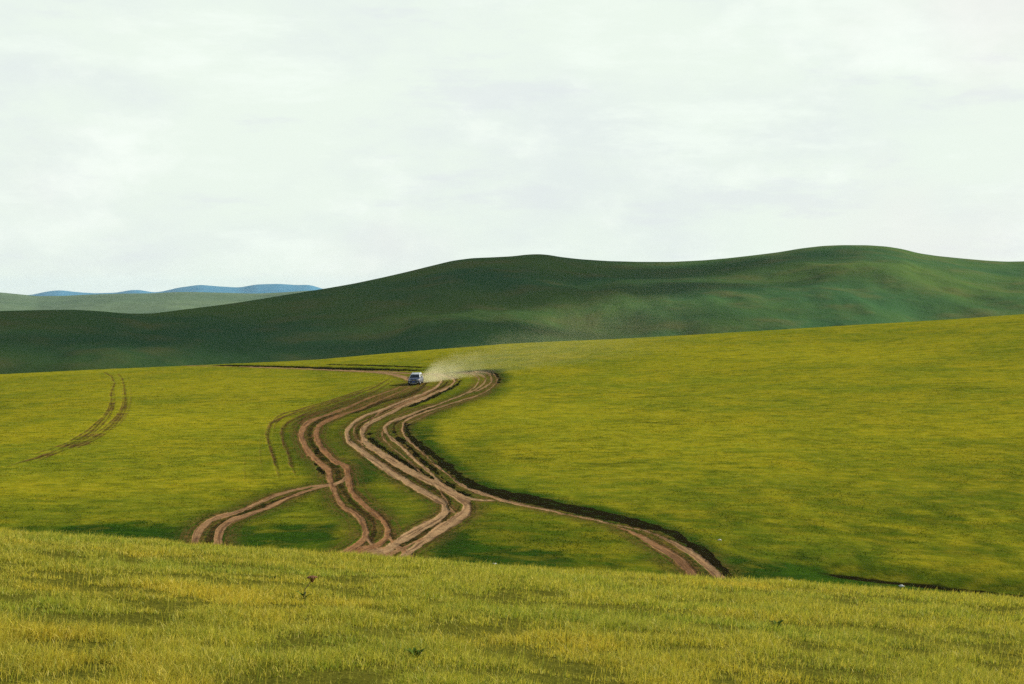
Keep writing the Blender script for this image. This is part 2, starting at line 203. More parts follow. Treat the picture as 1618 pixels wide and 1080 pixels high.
    ('rut', 0.9, 0.08, [(-11.8,220.76,0.3),(-12.26,217.38,0.33),(-12.69,213.95,0.37),(-13.11,210.78,0.42),(-13.54,207.92,0.49),(-13.97,205.32,0.57),(-14.4,202.92,0.62),(-14.84,200.84,0.68),(-15.27,198.87,0.7),(-15.7,196.94,0.7),(-16.13,195.23,0.7),(-16.57,193.72,0.69),(-16.99,192.11,0.59),(-17.39,190.29,0.51),(-17.77,188.41,0.46),(-18.14,186.54,0.43)]),
    ('rut', 0.9, 0.08, [(-11.73,213.07,0.39),(-12.23,210.52,0.46),(-12.72,208.18,0.59),(-13.23,206.25,0.7),(-13.74,204.38,0.7),(-14.21,202.2,0.61),(-14.63,199.54,0.51),(-14.99,196.27,0.42),(-15.32,192.99,0.36),(-15.63,189.61,0.31),(-15.94,186.39,0.28)]),
    ('rut', 0.9, 0.08, [(-13.22,220.04,0.41),(-13.75,217.49,0.45),(-14.26,214.94,0.47),(-14.75,212.29,0.47),(-15.21,209.53,0.48),(-15.65,206.72,0.5),(-16.06,203.65,0.48),(-16.41,200.22,0.45),(-16.73,196.63,0.44),(-17.07,193.46,0.44),(-17.41,190.55,0.44),(-17.74,187.79,0.43),(-18.08,185.24,0.43),(-18.43,182.95,0.43),(-18.78,180.82,0.42),(-19.14,178.84,0.38)]),
    ('rut', 0.9, 0.08, [(-11.08,213.53,0.24),(-11.42,209.63,0.28),(-11.74,205.73,0.31),(-12.03,201.62,0.35),(-12.3,197.67,0.37),(-12.6,194.39,0.41),(-12.92,191.69,0.47),(-13.27,189.66,0.51),(-13.64,188,0.52),(-14.38,185.09,0.47)]),
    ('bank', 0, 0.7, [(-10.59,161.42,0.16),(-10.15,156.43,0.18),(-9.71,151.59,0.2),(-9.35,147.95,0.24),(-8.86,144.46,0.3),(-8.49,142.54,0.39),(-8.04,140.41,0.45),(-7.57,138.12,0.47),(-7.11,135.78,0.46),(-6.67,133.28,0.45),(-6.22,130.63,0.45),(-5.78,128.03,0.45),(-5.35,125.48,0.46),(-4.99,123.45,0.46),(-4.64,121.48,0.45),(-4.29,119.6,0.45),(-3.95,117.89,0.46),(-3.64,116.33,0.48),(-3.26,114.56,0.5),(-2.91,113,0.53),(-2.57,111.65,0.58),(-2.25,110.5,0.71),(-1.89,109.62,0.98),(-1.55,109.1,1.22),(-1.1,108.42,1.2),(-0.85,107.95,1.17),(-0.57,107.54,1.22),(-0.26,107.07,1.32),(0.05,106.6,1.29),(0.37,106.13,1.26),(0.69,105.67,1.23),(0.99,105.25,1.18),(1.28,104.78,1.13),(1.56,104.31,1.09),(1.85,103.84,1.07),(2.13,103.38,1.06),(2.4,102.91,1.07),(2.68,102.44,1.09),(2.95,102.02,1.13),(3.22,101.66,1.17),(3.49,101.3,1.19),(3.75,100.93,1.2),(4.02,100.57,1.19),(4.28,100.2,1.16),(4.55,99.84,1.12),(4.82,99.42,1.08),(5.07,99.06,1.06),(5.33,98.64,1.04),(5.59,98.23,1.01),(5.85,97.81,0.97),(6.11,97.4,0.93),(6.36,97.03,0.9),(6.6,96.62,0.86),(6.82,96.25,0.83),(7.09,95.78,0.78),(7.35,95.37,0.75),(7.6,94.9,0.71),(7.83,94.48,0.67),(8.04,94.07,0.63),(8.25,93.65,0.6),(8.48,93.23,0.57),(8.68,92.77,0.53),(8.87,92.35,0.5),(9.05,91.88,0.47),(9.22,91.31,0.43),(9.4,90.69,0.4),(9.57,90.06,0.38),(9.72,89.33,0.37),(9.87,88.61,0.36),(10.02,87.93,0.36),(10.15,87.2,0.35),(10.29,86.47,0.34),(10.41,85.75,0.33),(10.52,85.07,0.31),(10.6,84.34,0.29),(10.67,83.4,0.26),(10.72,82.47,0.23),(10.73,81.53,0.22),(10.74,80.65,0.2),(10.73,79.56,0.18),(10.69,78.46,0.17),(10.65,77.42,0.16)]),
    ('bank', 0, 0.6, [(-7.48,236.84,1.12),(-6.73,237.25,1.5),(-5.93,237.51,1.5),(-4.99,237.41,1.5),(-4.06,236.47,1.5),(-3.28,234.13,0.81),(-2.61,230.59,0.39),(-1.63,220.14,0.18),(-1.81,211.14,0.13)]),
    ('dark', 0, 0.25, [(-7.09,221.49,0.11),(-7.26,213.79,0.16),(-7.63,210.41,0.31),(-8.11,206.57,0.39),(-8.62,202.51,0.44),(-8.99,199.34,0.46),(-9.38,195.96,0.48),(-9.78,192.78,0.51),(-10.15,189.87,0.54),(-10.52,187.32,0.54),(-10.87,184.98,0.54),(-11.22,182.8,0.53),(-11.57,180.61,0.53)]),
    ('soil', 0, -0.06, [(-14.46,175.1,0.33),(-14.76,172.19,0.32),(-15.01,169.12,0.3),(-15.18,165.43,0.25),(-15.17,161.16,0.18),(-14.92,156.43,0.15),(-14.48,151.49,0.14),(-13.88,146.86,0.15),(-13.25,143.01,0.17),(-12.61,139.94,0.2),(-11.95,137.03,0.23),(-11.31,134.11,0.24),(-10.68,131.2,0.25),(-10.08,128.39,0.26),(-9.51,125.9,0.28),(-8.97,123.61,0.3),(-8.44,121.48,0.32),(-7.95,119.55,0.33),(-7.47,117.73,0.35),(-7,116.07,0.37),(-6.55,114.51,0.38),(-6.1,112.95,0.39),(-5.67,111.39,0.39),(-5.24,109.88,0.38),(-4.84,108.27,0.35),(-4.44,106.5,0.31),(-4.13,104.73,0.22),(-3.89,101.35,0.2),(-3.9,98.28,0.22),(-4.05,96.82,0.29),(-4.27,95.47,0.32),(-4.49,94.33,0.33),(-4.72,93.18,0.34),(-4.94,92.14,0.34),(-5.17,91.1,0.33),(-5.38,90.06,0.32),(-5.58,89.07,0.33),(-5.79,88.14,0.35),(-6,87.25,0.37),(-6.22,86.47,0.39),(-6.43,85.69,0.39),(-6.64,84.91,0.38),(-6.83,84.13,0.37),(-7.01,83.3,0.36),(-7.19,82.47,0.36)]),
    ('soil', 0, -0.04, [(-8.67,220.04,0.25),(-8.82,215.88,0.25),(-8.97,211.92,0.32),(-9.26,209.63,0.45),(-9.56,207.4,0.46),(-9.84,205.16,0.45),(-10.12,202.98,0.47),(-10.41,200.9,0.48),(-10.69,198.87,0.48),(-10.96,196.89,0.48),(-11.23,194.97,0.48),(-11.5,193.2,0.48),(-11.76,191.38,0.48),(-12.02,189.71,0.48),(-12.29,188.15,0.49),(-12.54,186.59,0.48),(-12.8,185.14,0.48),(-13.06,183.68,0.46),(-13.3,182.12,0.44),(-13.53,180.61,0.43),(-13.77,179.16,0.43),(-14,177.75,0.43),(-14.23,176.4,0.42),(-14.46,175.1,0.43)]),
    ('soil', 0, -0.06, [(-19.45,178.53,0.77),(-19.76,176.97,0.79),(-20.07,175.41,0.79),(-20.35,173.75,0.71),(-20.53,171.56,0.56),(-20.56,168.44,0.4),(-20.33,164.07,0.3),(-19.8,158.66,0.27),(-19.18,153.51,0.26),(-18.5,148.89,0.28),(-17.79,144.62,0.3),(-17.1,140.82,0.33),(-16.45,137.6,0.34),(-15.85,134.74,0.37),(-15.27,132.14,0.43),(-14.72,130.11,0.48),(-14.19,128.08,0.4),(-13.68,125.43,0.33),(-13.21,122.62,0.29),(-12.82,119.66,0.27),(-12.46,116.74,0.25),(-12.07,114.09,0.25),(-11.68,111.75,0.25),(-11.3,109.67,0.25),(-10.93,107.8,0.24),(-10.56,105.98,0.24),(-10.19,104.26,0.24),(-9.83,102.7,0.24),(-9.47,101.24,0.25),(-9.12,99.89,0.25),(-8.77,98.54,0.23),(-8.43,97.03,0.2),(-8.14,95.47,0.16),(-7.81,92.25,0.15),(-7.78,89.65,0.19),(-8.03,88.03,0.25),(-8.19,87.36,0.29),(-8.35,86.68,0.29),(-8.51,86.06,0.3),(-8.67,85.43,0.31),(-8.84,84.86,0.32),(-9.01,84.34,0.34),(-9.18,83.82,0.34),(-9.35,83.3,0.34)]),
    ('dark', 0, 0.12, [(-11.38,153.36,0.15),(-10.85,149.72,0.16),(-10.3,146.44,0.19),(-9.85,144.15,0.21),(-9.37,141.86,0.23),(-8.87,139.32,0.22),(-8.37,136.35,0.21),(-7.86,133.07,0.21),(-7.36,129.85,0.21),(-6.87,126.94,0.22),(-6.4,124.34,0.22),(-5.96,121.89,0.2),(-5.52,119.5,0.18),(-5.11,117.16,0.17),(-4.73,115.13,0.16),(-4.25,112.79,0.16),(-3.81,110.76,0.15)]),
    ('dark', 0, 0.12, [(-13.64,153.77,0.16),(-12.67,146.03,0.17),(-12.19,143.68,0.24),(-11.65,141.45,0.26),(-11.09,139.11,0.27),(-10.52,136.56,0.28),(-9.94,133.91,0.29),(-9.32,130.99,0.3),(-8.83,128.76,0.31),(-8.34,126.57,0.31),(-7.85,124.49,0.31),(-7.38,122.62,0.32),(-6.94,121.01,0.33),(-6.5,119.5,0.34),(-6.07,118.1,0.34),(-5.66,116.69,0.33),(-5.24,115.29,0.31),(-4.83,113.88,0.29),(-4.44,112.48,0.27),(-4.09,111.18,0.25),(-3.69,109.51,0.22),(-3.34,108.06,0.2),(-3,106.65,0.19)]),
    ('soil', 0, -0.03, [(-8.68,177.08,0.39),(-9.02,175.72,0.4),(-9.36,174.42,0.41),(-9.69,173.07,0.42),(-10.02,171.77,0.43),(-10.33,170.42,0.42),(-10.64,169.01,0.42),(-10.93,167.61,0.43),(-11.22,166.21,0.37),(-11.45,164.28,0.29),(-11.62,161.99,0.21),(-11.59,158.77,0.15),(-11.25,154.4,0.14),(-10.79,150.6,0.16),(-10.36,147.59,0.17),(-9.95,144.98,0.19),(-9.54,142.9,0.21),(-9.14,140.93,0.21),(-8.74,138.85,0.21),(-8.35,136.66,0.21),(-7.97,134.43,0.2),(-7.6,132.03,0.2),(-7.23,129.69,0.21),(-6.88,127.51,0.21)]),
    ('soil', 0, 0.0, [(-11.32,224.87,0.23),(-11.56,220.04,0.3),(-11.75,215.04,0.37),(-11.94,210.1,0.47),(-12.17,205.53,0.65),(-12.51,201.62,0.8),(-12.85,199.28,0.8),(-13.26,197.41,0.8),(-13.72,195.8,0.8),(-14.21,194.39,0.8),(-14.69,193.04,0.8),(-15.13,191.64,0.8),(-15.51,190.13,0.8),(-15.89,188.26,0.8),(-16.23,186.33,0.8),(-16.53,184.36,0.8),(-16.81,182.38,0.8),(-17.08,180.4,0.75),(-17.36,178.58,0.68)]),
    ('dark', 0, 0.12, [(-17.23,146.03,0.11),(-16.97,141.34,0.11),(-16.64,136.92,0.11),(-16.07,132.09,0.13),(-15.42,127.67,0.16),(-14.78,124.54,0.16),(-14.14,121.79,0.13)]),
    ('faint', 0, 0.14, [(-16.82,227.99,0.13),(-17.01,223.1,0.18),(-17.2,218.42,0.24),(-17.46,214.05,0.32),(-17.73,211.04,0.36),(-18.03,208.07,0.4),(-18.33,204.95,0.4),(-18.68,201.88,0.4),(-18.98,199.39,0.4),(-19.32,196.94,0.4),(-19.69,194.81,0.4),(-20.08,192.94,0.4),(-20.46,191.22,0.4),(-20.83,189.77,0.4),(-21.2,188.52,0.4),(-21.57,187.37,0.4),(-21.95,186.23,0.4),(-22.31,184.93,0.4),(-22.66,183.21,0.4),(-23.03,181.44,0.4),(-23.38,179.62,0.4),(-23.66,177.75,0.4),(-23.83,175.88,0.4),(-23.86,171.2,0.36),(-23.38,165.37,0.24),(-22.37,157.57,0.21),(-21.24,150.19,0.2),(-20.53,145.97,0.2),(-19.78,141.86,0.2),(-19.07,137.81,0.18),(-18.36,133.59,0.16),(-17.66,129.33,0.15),(-17.06,125.79,0.1),(-16.35,121.89,0.06),(-15.73,118.67,0.01)]),
    ('faint', 0, 0.14, [(-17.69,233.66,0.13),(-17.89,229.03,0.18),(-18.03,224.09,0.23),(-18.2,219.52,0.32),(-18.46,215.93,0.4),(-18.81,213.38,0.4),(-19.24,211.51,0.4),(-19.71,209.84,0.4),(-20.21,207.92,0.4),(-20.55,206.31,0.4),(-20.91,204.59,0.4),(-21.28,202.77,0.4),(-21.63,200.9,0.4),(-21.96,199.02,0.4),(-22.27,197.36,0.4),(-22.69,195.28,0.4),(-23.11,193.61,0.4),(-23.49,191.79,0.4),(-23.87,189.82,0.4),(-24.2,188.15,0.4),(-24.55,186.49,0.4),(-24.88,184.67,0.4),(-25.14,182.69,0.4),(-25.33,180.66,0.4),(-25.53,177.44,0.4),(-25.59,174.16,0.4),(-25.4,170.21,0.28),(-24.48,162.2,0.21),(-23.27,153.93,0.19),(-22.32,148.31,0.18),(-21.32,142.85,0.17),(-20.45,138.07,0.15),(-19.53,132.92,0.14),(-18.69,128.19,0.12),(-18.08,124.65,0.08),(-17.47,121.06,0.05),(-16.9,117.73,0.01)]),
    ('faint', 0, 0.07, [(-25.79,171.93,0.02),(-25.2,165.95,0.04),(-24.61,160.07,0.05),(-23.89,154.03,0.06),(-23.23,149.3,0.07),(-22.52,144.62,0.08),(-21.79,139.99,0.09),(-21.1,135.62,0.08),(-20.56,132.29,0.06),(-20,128.97,0.05),(-19.46,125.74,0.04),(-18.94,122.67,0.02),(-18.46,119.81,0.01)]),
    ('faint', 0, 0.07, [(-22.79,138.54,0.01),(-22.14,134.27,0.03),(-21.53,130.32,0.05),(-20.89,126.31,0.07),(-20.36,123.19,0.07),(-19.83,120.12,0.05),(-19.31,117.11,0.03),(-18.82,114.3,0.01)]),
    ('rut', 0.6, 0.1, [(-12.33,119.45,0.11),(-12.17,117.47,0.12),(-12.29,116.22,0.24),(-12.6,115.08,0.38),(-12.83,114.87,0.67),(-13.12,114.71,0.7),(-13.44,114.61,0.7),(-13.78,114.51,0.7),(-14.07,114.25,0.56),(-14.34,113.83,0.49),(-14.61,113.41,0.45),(-14.86,112.89,0.42),(-15.11,112.37,0.4),(-15.34,111.75,0.38),(-15.57,111.13,0.37),(-15.78,110.45,0.36),(-15.99,109.77,0.35),(-16.19,108.99,0.34),(-16.37,108.16,0.32),(-16.55,107.23,0.3),(-16.7,106.13,0.29),(-16.84,105.04,0.3),(-17,104.05,0.34),(-17.15,103.12,0.4),(-17.33,102.39,0.48),(-17.53,101.76,0.55),(-17.72,101.19,0.58),(-17.9,100.62,0.56),(-18.05,100.05,0.51),(-18.21,98.96,0.47),(-18.32,97.86,0.4),(-18.34,96.62,0.34),(-18.29,95.26,0.29),(-18.17,93.81,0.26),(-17.96,92.14,0.24),(-17.67,90.27,0.23),(-17.31,88.24,0.23),(-16.97,86.32,0.24)]),
    ('rut', 0.65, 0.1, [(-12.71,114.45,0.49),(-12.99,113.99,0.5),(-13.29,113.62,0.5),(-13.58,113.21,0.48),(-13.84,112.69,0.4),(-14.08,112.17,0.34),(-14.33,111.39,0.31),(-14.55,110.61,0.29),(-14.76,109.77,0.28),(-14.94,108.84,0.28),(-15.13,107.85,0.27),(-15.3,106.81,0.27),(-15.45,105.72,0.28),(-15.61,104.73,0.31),(-15.78,103.9,0.34),(-15.95,103.06,0.37),(-16.12,102.34,0.4),(-16.3,101.61,0.45),(-16.49,100.88,0.5),(-16.69,100.2,0.53),(-16.88,99.53,0.51),(-17.01,98.8,0.44),(-17.11,97.76,0.39),(-17.15,96.67,0.33),(-17.11,95.47,0.26),(-16.94,93.65,0.23),(-16.61,91.41,0.22),(-16.28,89.49,0.23),(-15.9,87.36,0.23),(-15.54,85.33,0.24)]),
    ('soil', 0, 0.05, [(-13.67,113.1,0.44),(-13.91,112.43,0.46),(-14.14,111.8,0.48),(-14.38,111.13,0.49),(-14.63,110.35,0.48),(-14.81,109.72,0.48),(-14.99,109.05,0.49),(-15.16,108.27,0.51),(-15.35,107.54,0.53),(-15.53,106.71,0.55),(-15.71,105.93,0.58),(-15.89,105.15,0.62),(-16.08,104.36,0.65),(-16.27,103.58,0.66),(-16.45,102.75,0.66),(-16.62,101.92,0.65),(-16.77,101.09,0.64),(-16.91,100.2,0.66),(-17.04,99.32,0.66),(-17.17,98.44,0.62),(-17.26,97.5,0.57),(-17.32,96.51,0.49),(-17.34,95.47,0.4),(-17.27,93.81,0.34),(-17.11,92.04,0.3),(-16.92,90.27,0.3),(-16.75,88.55,0.3)]),
    ('faint', 0, 0.12, [(-74.79,297.64,0.15),(-69.74,282.34,0.14),(-63.58,259.41,0.13),(-59.4,241.31,0.16),(-56.2,227.11,0.17),(-52.69,213.27,0.17),(-49.68,201,0.18),(-47.73,191.9,0.21),(-46.07,183.52,0.22),(-44.9,177.13,0.23),(-43.97,171.98,0.23),(-43.19,167.4,0.26),(-42.5,162.88,0.3),(-42.12,160.07,0.34),(-41.79,157.31,0.37),(-41.48,154.61,0.39),(-41.2,151.9,0.4),(-40.94,149.25,0.4),(-40.77,147.38,0.4),(-40.62,145.56,0.39),(-40.49,143.79,0.37),(-40.41,142.18,0.36),(-40.34,140.56,0.34),(-40.3,139.06,0.33),(-40.28,137.6,0.33),(-40.31,136.46,0.32),(-40.36,135.31,0.3),(-40.43,134.22,0.28),(-40.51,133.18,0.25),(-40.6,132.14,0.21),(-40.69,131.15,0.17),(-40.78,130.16,0.13),(-40.85,129.17,0.09)]),
    ('faint', 0, 0.12, [(-70.72,290.93,0.1),(-65.51,272.51,0.13),(-60.59,253.06,0.14),(-55.49,232.31,0.17),(-52.61,220.4,0.18),(-50.1,209.84,0.18),(-47.93,200.27,0.2),(-46,191.07,0.21),(-44.45,183.16,0.23),(-43.37,177.13,0.25),(-42.57,172.34,0.27),(-41.97,168.34,0.31),(-41.44,164.23,0.34),(-41.13,161.58,0.36),(-40.81,158.82,0.38),(-40.51,156.01,0.37),(-40.24,153.2,0.37),(-40.03,150.45,0.35),(-39.92,148.68,0.33),(-39.85,146.96,0.3),(-39.81,145.3,0.27),(-39.79,143.68,0.23),(-39.78,142.12,0.19),(-39.79,140.62,0.15),(-39.77,139.11,0.11),(-39.74,137.6,0.07)]),
    ('faint', 0, 0.06, [(-63.39,268.04,0.03),(-58.65,248.64,0.05),(-54.93,233.51,0.08),(-51.98,221.18,0.1),(-48.99,208.13,0.12),(-46.51,196.58,0.15),(-44.6,187.48,0.17),(-43.13,180.04,0.15),(-42.03,173.85,0.14),(-41.54,170.31,0.13),(-41.19,167.19,0.11),(-40.91,164.28,0.07),(-40.57,161.26,0.03)]),
    ('rut', 0.6, 0.08, [(-13.89,176.14,0.11),(-14.21,174.01,0.11),(-14.57,171.98,0.12),(-14.94,170,0.14),(-15.27,167.97,0.15),(-15.51,165.74,0.14),(-15.64,163.34,0.12),(-15.64,160.9,0.11),(-15.16,154.87,0.11),(-14.29,148.78,0.11),(-13.41,143.84,0.11),(-12.9,141.5,0.11),(-12.36,139.42,0.13),(-11.78,137.29,0.15),(-11.2,135.21,0.15),(-10.61,132.97,0.14),(-10.12,131.05,0.14),(-9.62,129.12,0.14),(-9.13,127.35,0.14),(-8.65,125.64,0.13),(-8.19,123.92,0.12),(-7.76,122.36,0.12),(-7.36,120.96,0.13),(-6.98,119.76,0.13),(-6.63,118.62,0.13),(-6.27,117.37,0.11),(-5.92,115.86,0.11),(-5.55,113.99,0.11),(-5.27,112.22,0.11),(-4.99,110.24,0.11),(-4.71,108.11,0.11),(-4.45,106.03,0.11),(-4.19,104,0.11),(-3.95,102.08,0.11),(-3.71,100.26,0.11),(-3.49,98.59,0.11)]),
    ('rut', 0.7, 0.08, [(-11.08,197.36,0.11),(-11.47,194.76,0.11),(-11.86,192.37,0.14),(-12.24,190.03,0.17),(-12.61,187.69,0.19),(-12.96,185.24,0.22),(-13.35,183.06,0.28),(-13.78,181.13,0.29),(-14.17,179,0.24),(-14.46,176.24,0.17),(-14.59,172.5,0.14),(-14.57,168.86,0.12),(-14.47,164.38,0.12),(-14.32,159.55,0.11),(-14.11,154.66,0.11),(-13.84,149.98,0.11),(-13.56,146.03,0.11),(-13.25,142.85,0.11),(-12.87,140.15,0.11),(-12.4,137.55,0.11),(-11.87,135.05,0.11),(-11.31,132.55,0.11),(-10.75,130.11,0.12),(-10.21,127.82,0.11),(-9.74,125.69,0.11),(-9.3,123.61,0.11),(-8.87,121.63,0.11),(-8.46,119.86,0.11),(-8.06,118.15,0.11),(-7.68,116.54,0.11),(-7.31,114.97,0.11),(-6.95,113.47,0.11)]),
    ('rut', 0.9, 0.08, [(-17.16,208.07,0.11),(-17.61,205.94,0.15),(-18.04,203.81,0.2),(-18.45,201.57,0.25),(-18.84,199.18,0.3),(-19.21,196.74,0.33),(-19.54,194.86,0.35),(-19.87,193.09,0.37),(-20.2,191.33,0.37),(-20.52,189.51,0.37),(-20.83,187.63,0.35),(-21.1,185.61,0.35),(-21.43,183.68,0.41),(-21.83,182.07,0.42),(-22.18,180.04,0.29),(-22.4,177.6,0.2),(-22.43,174.42,0.13),(-22.14,170.11,0.11),(-21.57,165.06,0.11),(-20.79,159.18,0.11),(-19.95,153.46,0.11),(-19.1,147.95,0.11),(-18.25,142.44,0.11),(-17.5,137.6,0.11),(-16.88,133.49,0.11)]),
    ('rut', 0.9, 0.08, [(-15.64,203.65,0.11),(-16.03,201.1,0.14),(-16.39,198.4,0.2),(-16.75,195.9,0.25),(-17.12,193.67,0.31),(-17.49,191.59,0.34),(-17.87,189.71,0.41),(-18.28,188.21,0.54),(-18.74,187.17,0.65),(-19.19,186.13,0.57),(-19.6,184.82,0.4),(-19.9,182.9,0.26),(-20.06,180.04,0.18),(-20.07,176.97,0.15),(-19.99,173.43,0.13),(-19.82,169.38,0.13),(-19.55,164.7,0.11),(-19.26,159.96,0.11),(-19.01,155.75,0.11),(-18.82,152.01,0.11)]),
    ('rut', 0.9, 0.08, [(-16.96,195.33,0.11),(-17.25,192.78,0.15),(-17.53,190.34,0.22),(-17.8,188,0.27),(-18.09,185.66,0.31),(-18.41,183.37,0.33),(-18.7,181.5,0.32),(-19.01,179.68,0.33),(-19.35,178.01,0.36),(-19.7,176.4,0.35),(-20.04,174.84,0.21),(-20.36,173.23,0.11)]),
    ('rut', 0.9, 0.08, [(-15.49,202.2,0.11),(-15.83,199.23,0.15),(-16.16,196.27,0.23),(-16.49,193.61,0.28),(-16.84,191.22,0.32),(-17.18,188.93,0.35),(-17.52,186.85,0.34),(-17.87,184.98,0.34),(-18.22,183.16,0.36),(-18.56,181.44,0.39),(-18.9,179.83,0.35),(-19.25,178.27,0.21),(-19.59,176.82,0.11)]),
    ('rut', 0.6, 0.08, [(-9.52,219.67,0.11),(-9.83,215.56,0.11),(-10.1,211.35,0.15),(-10.35,207.03,0.19),(-10.63,202.77,0.22),(-10.95,198.61,0.26),(-11.23,195.8,0.27),(-11.55,193.2,0.27),(-11.89,190.75,0.3),(-12.24,188.47,0.32),(-12.59,186.28,0.29),(-12.94,184.15,0.17),(-13.26,182.07,0.11)]),
    ('rut', 0.8, 0.08, [(-9.56,207.45,0.11),(-9.99,204.22,0.15),(-10.39,201.1,0.22),(-10.78,197.93,0.27),(-11.17,194.76,0.3),(-11.59,191.59,0.31),(-11.91,189.25,0.29),(-12.24,186.96,0.27),(-12.57,184.67,0.28),(-12.91,182.38,0.29),(-13.24,180.14,0.26),(-13.56,178.01,0.16),(-13.88,176.04,0.11)]),
    ('rut', 0.6, 0.08, [(-9.05,182.12,0.11),(-9.46,180.77,0.16),(-9.89,179.68,0.23),(-10.32,178.58,0.28),(-10.74,177.44,0.3),(-11.12,176.09,0.28),(-11.45,174.47,0.23),(-11.71,172.39,0.19),(-11.97,169.43,0.18),(-12.19,166,0.16),(-12.35,162.3,0.15),(-12.41,158.46,0.12),(-12.31,154.35,0.11),(-12.07,150.39,0.11),(-11.73,147.38,0.11),(-11.29,144.52,0.11),(-10.78,141.81,0.11),(-10.22,139.06,0.11),(-9.67,136.3,0.11),(-9.15,133.65,0.11),(-8.7,131.1,0.11),(-8.17,128.03,0.11),(-7.72,125.48,0.11),(-7.3,123.24,0.11),(-6.9,121.16,0.11),(-6.51,119.19,0.11)]),
    ('rut', 0.9, 0.08, [(-14.87,208.49,0.11),(-15.21,205.99,0.24),(-15.55,203.5,0.32),(-15.86,200.9,0.32),(-16.15,198.19,0.3),(-16.44,195.7,0.29),(-16.75,193.46,0.11)]),
    ('rut', 0.5, 0.08, [(-2.56,229.71,0.11),(-2.57,220.76,0.11),(-2.53,212.55,0.11),(-2.57,204.12,0.11),(-2.85,197.15,0.11),(-3.15,193.72,0.19),(-3.55,190.7,0.25),(-4,188.05,0.31),(-4.48,185.81,0.35),(-4.97,183.89,0.38),(-5.44,182.22,0.37),(-5.86,180.61,0.35),(-6.29,178.95,0.35),(-6.7,177.6,0.36),(-7.1,176.35,0.35),(-7.49,175.1,0.34),(-7.88,173.75,0.32),(-8.27,172.13,0.3),(-8.6,170.52,0.28),(-8.93,168.75,0.28),(-9.25,166.93,0.23),(-9.57,165.06,0.18),(-9.88,163.19,0.14),(-10.19,161.37,0.11),(-10.48,159.6,0.11)]),
    ('faint', 0, 0.11, [(-17.67,215.77,0.06),(-18,213.01,0.12),(-18.34,210.47,0.18),(-18.67,208.02,0.24),(-18.99,205.53,0.3),(-19.29,203.13,0.35),(-19.58,200.84,0.4),(-19.93,198.4,0.4),(-20.28,196.32,0.4),(-20.66,194.6,0.4),(-21.04,193.04,0.4),(-21.43,191.53,0.4),(-21.82,190.23,0.4),(-22.23,189.19,0.4),(-22.63,188.15,0.4),(-22.98,186.65,0.37),(-23.27,184.46,0.33),(-23.43,181.96,0.3),(-23.55,179.1,0.26),(-23.63,176.04,0.19),(-23.7,172.91,0.13),(-23.76,169.85,0.09),(-23.78,166.73,0.04)]),
    ('faint', 0, 0.11, [(-17.3,212.81,0.05),(-17.61,209.89,0.1),(-17.9,206.98,0.15),(-18.16,203.86,0.2),(-18.41,200.74,0.26),(-18.63,197.67,0.31),(-18.89,195.18,0.36),(-19.23,192.83,0.4),(-19.6,190.96,0.4),(-19.98,189.35,0.4),(-20.37,187.89,0.4),(-20.75,186.49,0.4),(-21.15,185.29,0.4),(-21.56,184.3,0.4),(-21.97,183.32,0.4),(-22.31,181.86,0.4),(-22.58,179.83,0.33),(-22.75,177.7,0.29),(-22.87,175.31,0.25),(-22.95,172.65,0.18),(-23.02,169.95,0.13),(-23.04,167.09,0.08),(-23.05,164.23,0.04)]),
    ('faint', 0, 0.11, [(-18.21,225.65,0.07),(-18.59,222.53,0.13),(-18.95,219.46,0.18),(-19.32,216.66,0.24),(-19.69,214.16,0.3),(-20.08,211.97,0.36),(-20.47,210.05,0.4),(-20.85,208.28,0.4),(-21.21,206.57,0.4),(-21.56,204.95,0.4),(-21.92,203.39,0.4),(-22.27,201.78,0.4),(-22.62,200.01,0.4),(-22.99,198.19,0.4),(-23.37,196.42,0.4),(-23.74,194.55,0.4),(-24.1,192.68,0.4),(-24.44,190.81,0.35),(-24.76,189.09,0.38),(-25.17,187.48,0.4),(-25.63,186.23,0.4),(-26.01,184.72,0.39),(-26.19,182.28,0.24),(-26.03,178.22,0.17),(-25.61,173.54,0.12),(-24.96,167.82,0.09),(-24.12,161.16,0.07),(-23.31,154.97,0.05),(-22.59,149.35,0.03),(-21.98,144.46,0.01)]),
    ('faint', 0, 0.11, [(-17.89,222.84,0.06),(-18.21,219.31,0.11),(-18.55,216.08,0.16),(-18.9,213.12,0.21),(-19.26,210.57,0.26),(-19.62,208.23,0.32),(-19.97,205.99,0.38),(-20.31,203.91,0.4),(-20.64,201.99,0.4),(-20.96,200.17,0.4),(-21.27,198.35,0.4),(-21.6,196.63,0.4),(-21.94,194.97,0.4),(-22.32,193.35,0.4),(-22.71,191.74,0.4),(-23.11,190.18,0.4),(-23.48,188.47,0.38),(-23.84,186.85,0.34),(-24.14,185.14,0.37),(-24.5,183.26,0.4),(-24.88,181.6,0.4),(-25.2,179.83,0.37),(-25.34,177.39,0.25),(-25.22,173.95,0.15),(-24.76,169.17,0.09),(-23.99,163.08,0.07),(-23.15,156.95,0.05),(-22.35,151.28,0.03),(-21.7,146.39,0.01)]),
